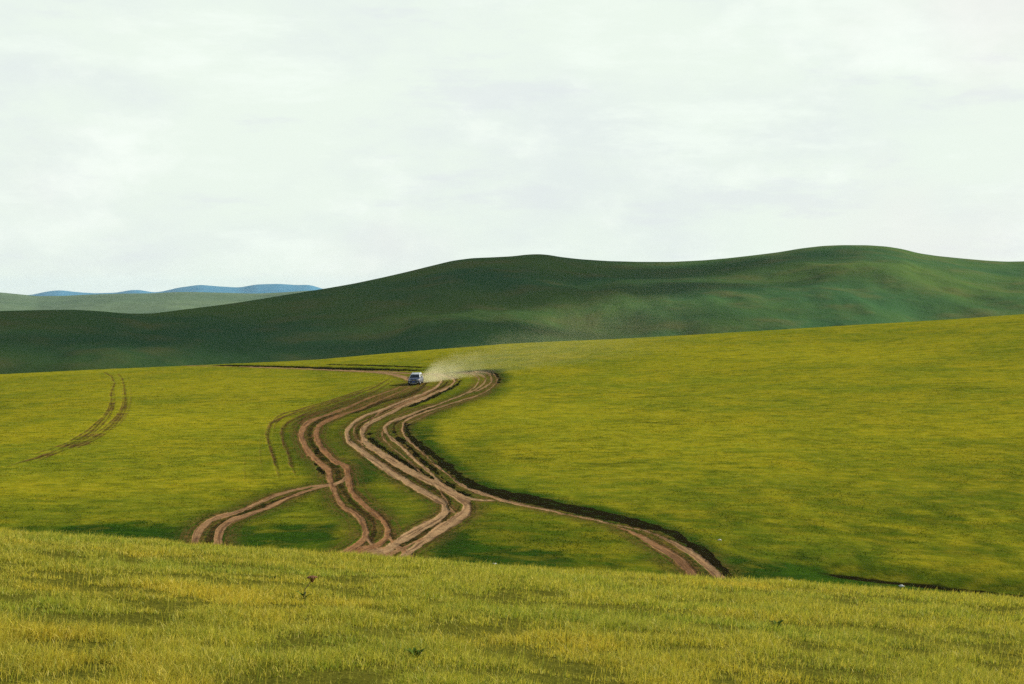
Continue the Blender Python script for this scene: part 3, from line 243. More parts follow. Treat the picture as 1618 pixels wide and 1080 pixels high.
    ('faint', 0, 0.11, [(-69.38,280.47,0.03),(-65.44,264.45,0.05),(-60.76,245.57,0.06),(-57.24,231.37,0.08),(-54.26,219.26,0.09),(-52.05,210.05,0.11),(-50.18,201.94,0.12),(-48.22,193.04,0.13),(-46.71,185.71,0.14),(-45.74,180.35,0.16),(-44.99,175.88,0.17),(-44.37,171.98,0.17),(-43.83,168.44,0.16),(-43.36,165.17,0.16),(-42.96,162.15,0.16),(-42.59,159.24,0.15),(-42.27,156.53,0.16),(-41.98,153.98,0.18),(-41.75,151.64,0.21),(-41.56,149.46,0.23),(-41.42,147.48,0.26),(-41.33,145.71,0.28),(-41.31,144.2,0.25),(-41.36,142.96,0.22),(-41.42,141.76,0.16),(-41.48,140.62,0.11),(-41.53,139.42,0.05)]),
    ('faint', 0, 0.11, [(-70.04,283.9,0.03),(-66.24,268.72,0.05),(-62.23,252.75,0.06),(-58.33,237.25,0.08),(-55.53,226.12,0.09),(-52.96,215.77,0.1),(-51.04,207.87,0.11),(-49.24,200.17,0.12),(-47.04,190.29,0.12),(-45.44,182.54,0.14),(-44.35,176.66,0.15),(-43.51,171.77,0.16),(-42.81,167.45,0.15),(-42.21,163.6,0.15),(-41.7,160.07,0.15),(-41.27,156.84,0.15),(-40.91,153.88,0.15),(-40.57,151.07,0.16),(-40.28,148.52,0.17),(-40.07,146.29,0.2),(-39.94,144.36,0.22),(-39.85,142.59,0.23),(-39.76,140.88,0.22),(-39.69,139.21,0.19),(-39.62,137.6,0.16),(-39.56,136.04,0.12),(-39.49,134.48,0.08),(-39.42,132.92,0.04)]),
    ('faint', 0, 0.11, [(-65.42,271.63,0.03),(-61.8,256.76,0.05),(-57.75,240.16,0.07),(-54.85,228.36,0.09),(-52.23,217.59,0.11),(-50.24,209.22,0.11),(-48.52,201.62,0.12),(-46.79,193.56,0.13),(-45.35,186.44,0.15),(-44.41,181.18,0.15),(-43.67,176.71,0.15),(-43.06,172.76,0.14),(-42.55,169.27,0.14),(-42.16,166.15,0.14),(-41.84,163.29,0.17),(-41.54,160.54,0.19),(-41.28,157.94,0.22),(-41.08,155.6,0.25),(-40.95,153.51,0.22),(-40.86,151.59,0.16),(-40.78,149.72,0.1),(-40.7,147.9,0.04)]),
    ('faint', 0, 0.11, [(-65.57,273.19,0.03),(-61.69,257.48,0.05),(-57.35,239.96,0.07),(-54.24,227.47,0.09),(-51.46,216.19,0.11),(-49.3,207.24,0.11),(-47.42,199.08,0.12),(-45.46,190.03,0.13),(-44.01,182.8,0.14),(-42.98,177.08,0.14),(-42.16,172.19,0.14),(-41.51,168.03,0.13),(-40.97,164.33,0.13),(-40.55,161,0.14),(-40.19,157.94,0.17),(-39.9,155.13,0.19),(-39.63,152.47,0.21),(-39.42,150.08,0.23),(-39.29,148,0.2),(-39.21,146.13,0.15),(-39.17,144.46,0.09),(-39.13,142.8,0.04)]),
]
AREAS = [('churn', -13.3, 203.5, 4.5, 21.7, 0.9), ('churn', -12.0, 117.4, 1.0, 9.8, 0.3), ('churn', -7.0, 85.6, 2.5, 3.0, 0.45), ('lush_shade', -12.0, 91.3, 3.4, 7.0, 0.95), ('lush_shade', -11.4, 126.4, 2.2, 23.3, 0.95), ('lush_shade', -8.6, 137.5, 2.4, 22.3, 0.95), ('lush_shade', -19.7, 154.0, 2.1, 32.4, 0.35), ('lush_shade', -3.4, 88.5, 2.1, 6.7, 1), ('lush_shade', -0.3, 91.1, 9.2, 9.2, 0.65), ('lush_shade', -0.3, 83.4, 7.9, 5.7, 0.95), ('lush_shade', 13.1, 81.9, 9.1, 5.9, 0.95), ('lush_shade', -3.2, 129.1, 2.7, 18.2, 0.35), ('lush_shade', -8.9, 160.1, 1.9, 13.4, 0.5), ('lush_shade', 21.0, 80.3, 9.0, 4.8, 0.95), ('lush_shade', -7.3, 114.1, 3.9, 20.9, 0.55), ('lush_shade', -12.1, 152.1, 1.5, 21.6, 0.9), ('lush_shade', -17.2, 154.1, 1.3, 17.0, 0.6), ('lush_shade', -21.3, 92.6, 9.4, 6.6, 1.0), ('lush_shade', -15.1, 90.2, 3.2, 6.0, 0.95)]

# ---------------------------------------------------------------- helpers
def tag(o, label=None, cat=None, group=None, kind=None):
    if label: o['label'] = label
    if cat: o['category'] = cat
    if group: o['group'] = group
    if kind: o['kind'] = kind
    return o

def mesh_np(name, verts, faces, mat, smooth=True, attrs=None, parent=None):
    """verts (n,3), faces (m,k) arrays -> one mesh object"""
    me = bpy.data.meshes.new(name)
    n, (m, k) = len(verts), faces.shape
    me.vertices.add(n); me.vertices.foreach_set('co', np.ascontiguousarray(verts, np.float32).ravel())
    me.loops.add(m * k); me.loops.foreach_set('vertex_index', np.ascontiguousarray(faces, np.int32).ravel())
    me.polygons.add(m); me.polygons.foreach_set('loop_start', np.arange(0, m * k, k, dtype=np.int32))
    me.update(calc_edges=True)
    me.polygons.foreach_set('use_smooth', np.full(m, smooth))
    for a, v in (attrs or {}).items():
        at = me.attributes.new(a, 'FLOAT', 'POINT'); at.data.foreach_set('value', np.ascontiguousarray(v, np.float32))
    if mat: me.materials.append(mat)
    o = bpy.data.objects.new(name, me); col.objects.link(o)
    if parent: o.parent = parent
    return o

def grid_faces(nr, nc):
    a = (np.arange(nr - 1)[:, None] * nc + np.arange(nc - 1)[None, :]).ravel()
    return np.stack([a, a + 1, a + nc + 1, a + nc], 1)

def new_mat(name):
    m = bpy.data.materials.new(name); m.use_nodes = True
    t = NT(m.node_tree)
    for n in list(t.n): t.n.remove(n)
    t.out = t.new('ShaderNodeOutputMaterial')
    return m, t

def simple_mat(name, color, rough=.5, metal=0, coat=0, spec=.5, vary=.06, scale=6):
    m, t = new_mat(name)
    p = t.new('ShaderNodeBsdfPrincipled')
    pos = t.new('ShaderNodeTexCoord').outputs['Object']
    f = t.noise(pos, scale, 4)
    c = t.mix(f, tuple(v * (1 - vary) for v in color), tuple(min(1, v * (1 + vary)) for v in color))
    t.put(p.inputs['Base Color'], c)
    t.put(p.inputs['Roughness'], t.ramp(f, .3, .7, max(rough - .08, .02), min(rough + .1, 1)))
    p.inputs['Metallic'].default_value = metal; p.inputs['Coat Weight'].default_value = coat
    p.inputs['Specular IOR Level'].default_value = spec
    t.l.new(p.outputs[0], t.out.inputs[0])
    return m

# colour of the turf at a place: shared by the soil sheet and by the blades that grow on it
def turf_colour(t, pos):
    """uneven steppe grass: olive-yellow, green and straw patches from several scales of noise"""
    sepx = t.new('ShaderNodeSeparateXYZ'); t.put(sepx.inputs[0], pos)
    big = t.noise(pos, .022, 3, .5); mid = t.noise(pos, .11, 4, .55, 2.2); sm = t.noise(t.scale(pos, (.6, 1, 1)), .75, 4, .6, 5.0)
    fine = t.noise(t.scale(pos, (.5, 1, 1)), 3.2, 4, .65, 9.0)
    c = t.mix(t.ramp(mid, .34, .66), (.140, .168, .010), (.235, .215, .010))
    c = t.mix(t.ramp(big, .40, .64, 0, .55), c, (.300, .270, .010))
    c = t.mix(t.ramp(sm, .46, .70, 0, .75), c, (.095, .120, .008))
    c = t.mix(t.ramp(sm, .52, .30, 0, .50), c, (.310, .245, .012))
    c = t.mix(t.ramp(t.noise(t.scale(pos, (.45, 1, 1)), .42, 5, .68, 6.6), .54, .70, 0, .72), c, (.060, .074, .006))
    c = t.mix(t.ramp(fine, .54, .74, 0, .35), c, (.095, .105, .010))
    c = t.mix(t.ramp(fine, .46, .26, 0, .50), c, (.350, .290, .030))
    grit = t.noise(t.scale(pos, (.7, 1, 1)), 1.3, 8, .78, 14.0)
    c = t.mix(t.ramp(grit, .50, .64, 0, .50), c, (.080, .092, .010))
    c = t.mix(t.ramp(grit, .48, .36, 0, .42), c, (.36, .33, .035))
    return c, (big, mid, sm, fine)

# ---------------------------------------------------------------- ground material
def make_ground_mat():
    m, t = new_mat('steppe_ground')
    pos = t.new('ShaderNodeNewGeometry').outputs['Position']
    c, (big, mid, sm, fine) = turf_colour(t, pos)
    dirt, tone, dark, lush_shade, churn = (t.attr(a) for a in ('dirt', 'tone', 'dark', 'lush_shade', 'churn'))
    # greener grass of the hollow; its dark tone also paints in the valley shade
    lush_shade_col = t.mix(t.ramp(sm, .38, .62), (.007, .032, .007), (.034, .072, .006))
    c = t.mix(t.math('MULTIPLY', lush_shade, t.ramp(sm, .30, .60, .7, 1.15), clamp=True), c, lush_shade_col)
    # dark soil in worn grass; on the banks its near-black stands in for shade
    n_a = t.noise(pos, 1.7, 5, .7, 1.3)
    n_b = t.noise(pos, 6.0, 5, .7, 4.4)
    cx = t.new('ShaderNodeCombineXYZ'); t.put(cx.inputs[0], t.math('MULTIPLY', t.attr('acr'), 5.5))
    sp_ = t.new('ShaderNodeSeparateXYZ'); t.put(sp_.inputs[0], pos); t.put(cx.inputs[1], t.math('MULTIPLY', sp_.outputs[1], .16)); t.put(cx.inputs[2], t.math('MULTIPLY', sp_.outputs[0], .16))
    streak = t.noise(cx.outputs[0], 1.0, 3, .55)
    humus_shade = t.mix(n_b, (.004, .005, .003), (.022, .017, .006))
    humus_shade = t.mix(t.ramp(n_a, .50, .68, 0, .8), humus_shade, (.022, .038, .006))
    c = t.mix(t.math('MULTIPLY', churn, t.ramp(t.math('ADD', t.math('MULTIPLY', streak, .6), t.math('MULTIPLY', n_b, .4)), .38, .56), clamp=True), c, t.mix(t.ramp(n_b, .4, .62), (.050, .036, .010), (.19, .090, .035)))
    c = t.mix(t.ramp(t.math('ADD', dark, t.math('MULTIPLY', t.math('SUBTRACT', n_a, .5), .9)), .28, .62), c, humus_shade)
    # thatch under the knoll grass, darkened to strengthen the shade between blades
    under = t.attr('under')
    c = t.mix(under, c, t.mix(n_b, (.045, .052, .008), (.120, .112, .014)))
    # bare earth
    pale = t.mix(n_b, (.27, .160, .072), (.50, .355, .190))
    red = t.mix(n_b, (.120, .050, .018), (.33, .155, .062))
    earth = t.mix(t.math('ADD', tone, t.math('MULTIPLY', t.math('SUBTRACT', n_a, .5), 1.1), clamp=True), pale, red)
    earth = t.mix(t.ramp(t.noise(pos, 2.6, 5, .7, 8.8), .56, .74, 0, .6), earth, (.075, .040, .022))
    earth = t.mix(t.ramp(streak, .47, .64, 0, .75), earth, (.085, .046, .024))
    edge = t.ramp(t.math('ADD', dirt, t.math('ADD', t.math('MULTIPLY', t.math('SUBTRACT', n_b, .5), .9), t.math('MULTIPLY', t.math('SUBTRACT', n_a, .5), .7))), .34, .70)
    c = t.mix(edge, c, earth)
    p = t.new('ShaderNodeBsdfPrincipled'); t.put(p.inputs['Base Color'], c)
    p.inputs['Roughness'].default_value = 1; p.inputs['Specular IOR Level'].default_value = 0
    h = t.math('ADD', t.math('MULTIPLY', fine, .10), t.math('MULTIPLY', t.noise(pos, 9, 3, .6), .035))
    h = t.math('ADD', h, t.math('MULTIPLY', sm, .12))
    b = t.new('ShaderNodeBump'); b.inputs['Strength'].default_value = .9; b.inputs['Distance'].default_value = 1.0
    t.put(b.inputs['Height'], h); t.l.new(b.outputs[0], p.inputs['Normal'])
    t.l.new(p.outputs[0], t.out.inputs[0])
    return m
M_GROUND = make_ground_mat()

# ---------------------------------------------------------------- ground sheet with the ruts pressed into it
YS = list(np.arange(-6, 6, .5)) + list(np.arange(6, 40, .16)) + list(np.arange(40, 72, .5))
yy = 72.0
while yy < 500:
    YS.append(yy)
    yy += min(max(.42 * yy * yy / (13.5 * 1624), .09), .9) if yy < 335 else 3.0
YS = np.array(YS); NU = 1500
US = np.linspace(-.43, .43, NU); YP = 15.0
GY = np.repeat(YS[:, None], NU, 1); GX = US[None, :] * (GY + YP)
GZ = base_height(GX, GY)
# small unevenness of turf
GZ += .05 * fbm(GX / 1.3, GY / 1.3, 3, 31) * sstep(60, 80, GY) + .02 * fbm(GX / .35, GY / .35, 2, 41) * sstep(60, 80, GY) * sstep(230, 160, GY)
DIRT = np.zeros_like(GZ); TONE = np.full_like(GZ, .5); DARK = np.zeros_like(GZ); LUSH_SHADE = np.zeros_like(GZ); CHURN = np.zeros_like(GZ)
DZ = np.zeros_like(GZ); ACR = np.zeros_like(GZ); AD = np.full_like(GZ, 1e9); TID = np.zeros(GZ.shape, np.int32)
R0 = np.searchsorted(YS, 66)

def line_field(pts):
    """distance to a polyline, its half width there, and the side (right of travel +1)"""
    D = np.full(GZ.shape, 1e9); HW = np.zeros(GZ.shape); SD = np.zeros(GZ.shape)
    for (x0, y0, w0), (x1, y1, w1) in zip(pts[:-1], pts[1:]):
        rad = max(w0, w1) * 3 + 2.2
        ya, yb = min(y0, y1) - rad, max(y0, y1) + rad
        xa, xb = min(x0, x1) - rad, max(x0, x1) + rad
        r0, r1 = np.searchsorted(YS, ya), np.searchsorted(YS, yb)
        r0 = max(r0, R0)
        if r1 <= r0: continue
        ua = min(xa / (ya + YP), xa / (yb + YP)); ub = max(xb / (ya + YP), xb / (yb + YP))
        c0, c1 = np.searchsorted(US, ua), np.searchsorted(US, ub)
        if c1 <= c0: continue
        sl = (slice(r0, r1), slice(c0, c1))
        X, Y = GX[sl], GY[sl]
        dx, dy = x1 - x0, y1 - y0; L2 = dx * dx + dy * dy + 1e-9
        t = np.clip(((X - x0) * dx + (Y - y0) * dy) / L2, 0, 1)
        d = np.hypot(X - (x0 + t * dx), Y - (y0 + t * dy))
        better = d < D[sl]
        D[sl] = np.where(better, d, D[sl]); HW[sl] = np.where(better, w0 + (w1 - w0) * t, HW[sl])
        SD[sl] = np.where(better, np.sign((X - x0) * dy - (Y - y0) * dx), SD[sl])
    return D, HW, SD

TRACK_GROUP = []
for i, (k, tn, dp, pts) in enumerate(TRACKS):
    TRACK_GROUP.append({0: 1, 1: 1, 2: 2, 3: 2, 4: 2, 5: 2, 6: 2, 7: 1, 8: 3, 9: 3, 10: 3, 11: 3, 12: 3, 13: 4, 14: 4, 17: 1, 18: 1, 19: 1, 20: 1, 36: 5, 37: 5, 42: 2, 43: 2, 44: 1, 45: 1, 46: 1, 47: 1, 48: 2, 49: 2, 50: 3, 51: 1, 52: 3}.get(i, 0))
wob = fbm(GX / 1.6, GY / 2.5, 3, 61)
wob2 = fbm(GX / .5, GY / .9, 2, 71)
for ti, (kind, tone, depth, pts) in enumerate(TRACKS):
    D, HW, SD = line_field(pts)
    near = D < 1e8
    D0 = D; D = np.maximum(D + .11 * wob + .05 * wob2, 0)
    if kind in ('bank', 'dark'): D = np.maximum(D + .30 * wob + .22 * wob2, 0)
    q = D / np.maximum(HW, .05)
    if kind == 'rut':
        core = np.where(near, 1 - sstep(.6, 1.15, q), 0) * (.62 if depth < .09 else 1.0)
        if TRACK_GROUP[ti] in (1, 3): core = core * (1 - .38 * sstep(150, 185, GY))
        upd = core > DIRT
        TONE = np.where(upd, tone, TONE); TID = np.where(upd & (core > .45), ti + 1, TID); DIRT = np.maximum(DIRT, core)
        clo = near & (D0 < AD); AD = np.where(clo, D0, AD); ACR = np.where(clo, SD * D0 + ti * 13.7, ACR)
        verge = np.where(near, np.exp(-(D / (HW * 1.1 + .75)) ** 2), 0)
        CHURN = np.maximum(CHURN, (.75 + .25 * tone) * verge); LUSH_SHADE = np.maximum(LUSH_SHADE, .8 * np.where(near, np.exp(-(D / (HW + 2.2)) ** 2), 0) * sstep(240, 190, GY))
        DARK = np.maximum(DARK, np.where(near, .44 * np.exp(-((q - 1.5) / .45) ** 2), 0) * (1 - DIRT))
        DZ = np.minimum(DZ, -depth * .28 * core) + np.where(near, .006 * np.exp(-((q - 1.45) / .35) ** 2), 0) * (1 - DIRT)
    elif kind == 'faint':
        core = np.where(near, 1 - sstep(.2, 1.6, q), 0) * np.clip(HW / .12, 0, 1)
        CHURN = np.maximum(CHURN, core * (.95 if depth > .1 else .6)); DARK = np.maximum(DARK, core * (.42 if depth > .1 else .2)); DZ = np.minimum(DZ, -depth * .35 * core)
    elif kind == 'soil':
        core = np.where(near, 1 - sstep(.6, 1.3, q), 0)
        CHURN = np.maximum(CHURN, core); DARK = np.maximum(DARK, .50 * core); DZ = DZ - .3 * depth * core * (1 - DIRT)
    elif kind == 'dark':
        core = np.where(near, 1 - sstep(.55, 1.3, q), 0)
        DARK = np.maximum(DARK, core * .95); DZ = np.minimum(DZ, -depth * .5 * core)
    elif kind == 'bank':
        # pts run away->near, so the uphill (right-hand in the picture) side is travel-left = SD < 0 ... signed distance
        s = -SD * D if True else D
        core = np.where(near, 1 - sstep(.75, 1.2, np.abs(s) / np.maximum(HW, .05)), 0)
        DARK = np.maximum(DARK, core)  # the bank's shade painted in as near-black soil
        LUSH_SHADE = np.maximum(LUSH_SHADE, np.where(near, .95 * np.exp(-(np.maximum(D - HW, 0) / 1.5) ** 2), 0))
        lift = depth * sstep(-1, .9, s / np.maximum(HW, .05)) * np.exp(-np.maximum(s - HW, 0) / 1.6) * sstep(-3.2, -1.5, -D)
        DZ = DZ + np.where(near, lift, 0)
# greener patches on the knoll itself
KNOLL_AREAS = [('lush_shade', -2.2, 10.2, 1.6, .9, .7), ('lush_shade', -.6, 10.4, 1.4, 1.0, .75), ('lush_shade', -2.4, 13.5, 1.2, 1.3, .35), ('lush_shade', 2.3, 11.2, 1.0, 1.0, .5), ('lush_shade', .9, 12.8, 1.3, 1.6, .3), ('lush_shade', -3.4, 18, 1.0, 1.6, .3), ('lush_shade', 3.4, 12.8, .7, .8, .4)]
for (kind, cx, cy, rx, ry, s) in AREAS + KNOLL_AREAS:
    d = np.hypot((GX - cx) / rx, (GY - cy) / ry)
    f = s * (1 - sstep(.35, 1.25, d + .5 * wob))
    if kind == 'lush_shade': LUSH_SHADE = np.maximum(LUSH_SHADE, f)
    else: CHURN = np.maximum(CHURN, f)
# greener turf towards the foot of the slope
LUSH_SHADE = np.maximum(LUSH_SHADE, .42 * (1 - sstep(84, 135, GY - .35 * GX)) * (1 + 1.2 * wob).clip(.3, 1.6) * (GY > 60))
# the churned crossing by the car
DZ += .05 * CHURN * wob2
GZ += DZ
# the gully bed, coloured darker
gd = np.exp(-((GY - 84 + (GX - 18) * .30 + 1.2 * wob) / 1.0) ** 2) * sstep(9, 19, GX) * (.95 + .9 * wob)
DARK = np.maximum(DARK, gd * .9)

FA = grid_faces(len(YS), NU)
V = np.stack([GX.ravel(), GY.ravel(), GZ.ravel()], 1)
ATT = {'dirt': DIRT.ravel(), 'tone': TONE.ravel(), 'dark': DARK.ravel(), 'lush_shade': LUSH_SHADE.ravel(), 'churn': CHURN.ravel(), 'acr': ACR.ravel(), 'under': ((GY < 66) * 1.0).ravel()}
# which track a face belongs to, so that each dirt track is an object of its own
LUT = np.array([0] + TRACK_GROUP)
vg = LUT[TID.ravel()]; vd = DIRT.ravel()
fd = vd[FA].mean(1) > .5
fg = np.where(fd, vg[FA].max(1), 0)
def sub(name, mask):
    f = FA[mask]; ids = np.unique(f); remap = np.zeros(len(V), np.int32); remap[ids] = np.arange(len(ids))
    return mesh_np(name, V[ids], remap[f], M_GROUND, True, {k: v[ids] for k, v in ATT.items()})
g0 = sub('meadow', fg == 0); tag(g0, 'rolling olive green grass steppe with the grassy knoll in front', 'meadow', kind='structure')
TRK_LABEL = {1: 'reddish left pair of wheel ruts winding down to the fork', 2: 'pale widest pair of wheel ruts winding through the middle', 3: 'right pair of wheel ruts running below the dark bank', 4: 'narrow dirt road along the far edge of the meadow', 5: 'brown branch track curving off to the lower left'}
for k, lb in TRK_LABEL.items():
    if (fg == k).any(): tag(sub('dirt_track', fg == k), lb, 'dirt track', kind='structure')

def field_at(F, x, y):
    r = np.clip(np.searchsorted(YS, y), 1, len(YS) - 1); r = np.where(np.abs(YS[r - 1] - y) < np.abs(YS[r] - y), r - 1, r)
    c = np.clip(np.round((x / (y + YP) - US[0]) / (US[1] - US[0])).astype(int), 0, NU - 1)
    return F[r, c]
def ground_z(x, y):
    """height of the finished ground sheet, bilinear between its vertices"""
    x = np.asarray(x, float); y = np.asarray(y, float)
    r = np.clip(np.searchsorted(YS, y) - 1, 0, len(YS) - 2); fy = (y - YS[r]) / (YS[r + 1] - YS[r])
    cu = (x / (y + YP) - US[0]) / (US[1] - US[0]); c = np.clip(np.floor(cu).astype(int), 0, NU - 2); fx = cu - c
    return (GZ[r, c] * (1 - fx) + GZ[r, c + 1] * fx) * (1 - fy) + (GZ[r + 1, c] * (1 - fx) + GZ[r + 1, c + 1] * fx) * fy

# ---------------------------------------------------------------- far country
def hill_mat(name, a, b, c3, s1, s2, bump):
    m, t = new_mat(name)
    pos = t.new('ShaderNodeNewGeometry').outputs['Position']
    n_1 = t.noise(pos, s1, 5, .55); n_2 = t.noise(pos, s2, 5, .62, 3.0)
    c = t.mix(t.ramp(n_1, .36, .64), a, b); c = t.mix(t.ramp(n_2, .45, .72, 0, .7), c, c3)
    p = t.new('ShaderNodeBsdfPrincipled'); t.put(p.inputs['Base Color'], c)
    p.inputs['Roughness'].default_value = 1; p.inputs['Specular IOR Level'].default_value = 0
    b_ = t.new('ShaderNodeBump'); b_.inputs['Distance'].default_value = bump; b_.inputs['Strength'].default_value = .6
    t.put(b_.inputs['Height'], n_2); t.l.new(b_.outputs[0], p.inputs['Normal'])
    t.l.new(p.outputs[0], t.out.inputs[0])
    return m

def far_sheet(name, px0, px1, ncol, y_start, rows_, z_start, prof_px, prof_row, ridge_px, ridge_y, relief, seed, mat, back=600, nrow=160, power=1.0, wl=(90, 160), cap=1e9):
    px = np.linspace(px0, px1, ncol); u = (px - W_PX / 2) / F_PX
    ry = np.interp(px, ridge_px, ridge_y)
    # soften the linear interpolation of the traced skyline
    row = np.interp(px, prof_px, prof_row); kk = max(3, int(ncol * 22 / (px1 - px0))) | 1
    ker = np.hanning(kk + 2)[1:-1]; ker /= ker.sum(); row = np.convolve(np.pad(row, kk // 2, mode='edge'), ker, 'valid')
    rz = -row_ratio(row) * ry
    t = np.concatenate([np.linspace(0, 1, nrow), 1 + np.linspace(0, 1, 30)[1:]])
    T, U = t[:, None], u[None, :]
    y = np.where(T <= 1, y_start + (ry[None] - y_start) * T, ry[None] + (T - 1) * back)
    x = U * y
    s = np.where(T <= 1, 1 - (1 - np.clip(T, 0, 1)) ** power, 1)
    z = z_start + (rz[None] - z_start) * s - np.where(T > 1, (T - 1) ** 1.5 * (rz[None] - z_start), 0)
    env = np.clip(T, 0, 1) ** .6 * (1 - np.clip(T, 0, 1)) ** .8
    z = z + relief * env * (fbm(x / wl[0], y / wl[1], 4, seed) * 2 - .15)
    # nothing in front of the ridge may rise above it
    z = np.where(T < .999, np.minimum(z, y * (rz / ry)[None] - (1 - np.clip(T, 0, 1)) * .006 * y), z)
    return mesh_np(name, np.stack([x.ravel(), y.ravel(), z.ravel()], 1), grid_faces(len(t), ncol), mat)

HX = [-300, -100, 0, 60, 120, 160, 200, 240, 300, 360, 400, 440, 480, 520, 560, 600, 620, 650, 680, 715, 745, 780, 810, 830, 850, 865, 885, 915, 960, 1010, 1060, 1110, 1150, 1190, 1230, 1265, 1300, 1330, 1370, 1400, 1425, 1450, 1480, 1520, 1560, 1590, 1618, 1750, 1950]
HY = [478, 486, 491, 489.5, 489, 491.5, 495, 495, 487.5, 480, 474, 467.5, 461, 454.5, 447.5, 439, 434.5, 427.5, 420, 411.5, 407.5, 406, 404.5, 402, 401, 402, 405.5, 409, 412, 413.3, 413.3, 411, 407.5, 403, 398, 392, 388, 386.8, 387, 389, 393, 399.5, 404, 408, 411.5, 413, 412.5, 408, 420]
M_HILL = hill_mat('hill_turf', (.040, .100, .036), (.078, .130, .030), (.120, .122, .040), .0045, .03, 6)
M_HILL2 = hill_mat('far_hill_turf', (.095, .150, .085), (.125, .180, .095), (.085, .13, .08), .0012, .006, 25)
M_MOUNT = hill_mat('mountain_haze_blue', (.038, .19, .31), (.05, .21, .34), (.034, .16, .28), .0008, .004, 40)  # blue of the distant air is put into the slope colour
tag(far_sheet('hill', -420, 2050, 700, 380, None, -62, HX, HY, [-300, 200, 500, 850, 1618, 2000], [760, 820, 1000, 1150, 1200, 1200], 15, 81, M_HILL, back=500, power=1.25, wl=(85, 210)),
    'long dark green grassy ridge with two rounded tops', 'hill', kind='structure')
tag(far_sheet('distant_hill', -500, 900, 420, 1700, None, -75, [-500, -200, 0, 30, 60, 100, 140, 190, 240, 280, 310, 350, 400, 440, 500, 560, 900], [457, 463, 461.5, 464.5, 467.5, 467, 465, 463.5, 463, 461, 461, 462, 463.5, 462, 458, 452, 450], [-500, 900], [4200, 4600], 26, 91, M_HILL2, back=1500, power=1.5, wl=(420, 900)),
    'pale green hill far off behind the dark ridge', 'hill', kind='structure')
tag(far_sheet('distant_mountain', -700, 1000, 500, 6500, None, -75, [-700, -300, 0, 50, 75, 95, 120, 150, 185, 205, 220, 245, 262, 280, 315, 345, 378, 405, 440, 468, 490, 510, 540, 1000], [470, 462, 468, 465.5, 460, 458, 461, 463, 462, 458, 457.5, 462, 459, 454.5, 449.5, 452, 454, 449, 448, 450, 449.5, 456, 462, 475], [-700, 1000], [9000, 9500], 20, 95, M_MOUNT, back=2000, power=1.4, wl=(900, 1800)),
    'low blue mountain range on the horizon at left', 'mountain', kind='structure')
# the plain everything stands on, out to the horizon
n = 60; bx = np.linspace(-16000, 16000, n); by = np.linspace(-3000, 16000, n)
BX, BY = np.meshgrid(bx, by); BZ = np.full(BX.shape, -78.0)
tag(mesh_np('plain', np.stack([BX.ravel(), BY.ravel(), BZ.ravel()], 1), grid_faces(n, n), M_HILL2), 'grassy plain reaching to the horizon', 'plain', kind='structure')

# ---------------------------------------------------------------- grass on the knoll: real blades
def make_blade_mat():
    m, t = new_mat('grass_blades')
    pos = t.new('ShaderNodeNewGeometry').outputs['Position']
    c, _ = turf_colour(t, pos)
    rnd = t.attr('rnd'); tip = t.attr('tip'); lush_shade = t.attr('lush_shade_v')
    cn = t.noise(pos, 5.5, 4, .7, 12.0)
    c = t.mix(t.ramp(cn, .50, .66, 0, .7), c, (.075, .100, .008))
    c = t.mix(t.ramp(cn, .47, .32, 0, .65), c, (.46, .34, .022))
    cf = t.noise(pos, 17.0, 3, .65, 15.0)
    c = t.mix(t.ramp(cf, .48, .60, 0, .80), c, (.050, .075, .008))
    c = t.mix(t.ramp(cf, .46, .34, 0, .65), c, (.55, .47, .09))
    wn = t.noise(pos, .38, 4, .62, 19.0)
    c = t.mix(t.ramp(wn, .48, .68, 0, .52), c, (.46, .29, .018))
    c = t.mix(t.ramp(wn, .47, .36, 0, .6), c, (.10, .165, .012))
    c = t.mix(t.math('MULTIPLY', lush_shade, t.ramp(cn, .35, .6, .5, 1.1), clamp=True), c, (.045, .115, .014))
    c = t.mix(t.ramp(rnd, .0, .40, .65, 0, False), c, (.095, .175, .020))
    c = t.mix(t.ramp(rnd, .70, 1.0, 0, .75, False), c, (.46, .36, .06))
    c = t.mix(t.math('MULTIPLY', tip, .35), c, (.52, .40, .035))
    c = t.scale(c, (1.58, 1.64, 2.3))
    d = t.new('ShaderNodeBsdfDiffuse'); t.put(d.inputs[0], c)
    tr = t.new('ShaderNodeBsdfTranslucent'); t.put(tr.inputs[0], t.mix(1.0, c, (1.0, 1.0, .62), 'MULTIPLY'))
    g = t.new('ShaderNodeBsdfGlossy'); g.inputs['Roughness'].default_value = .45; g.inputs[0].default_value = (1, 1, 1, 1)
    a = t.new('ShaderNodeMixShader'); a.inputs[0].default_value = .38; t.l.new(d.outputs[0], a.inputs[1]); t.l.new(tr.outputs[0], a.inputs[2])
    b = t.new('ShaderNodeMixShader'); b.inputs[0].default_value = .008; t.l.new(a.outputs[0], b.inputs[1]); t.l.new(g.outputs[0], b.inputs[2])
    t.l.new(b.outputs[0], t.out.inputs[0])
    return m
M_BLADE = make_blade_mat()

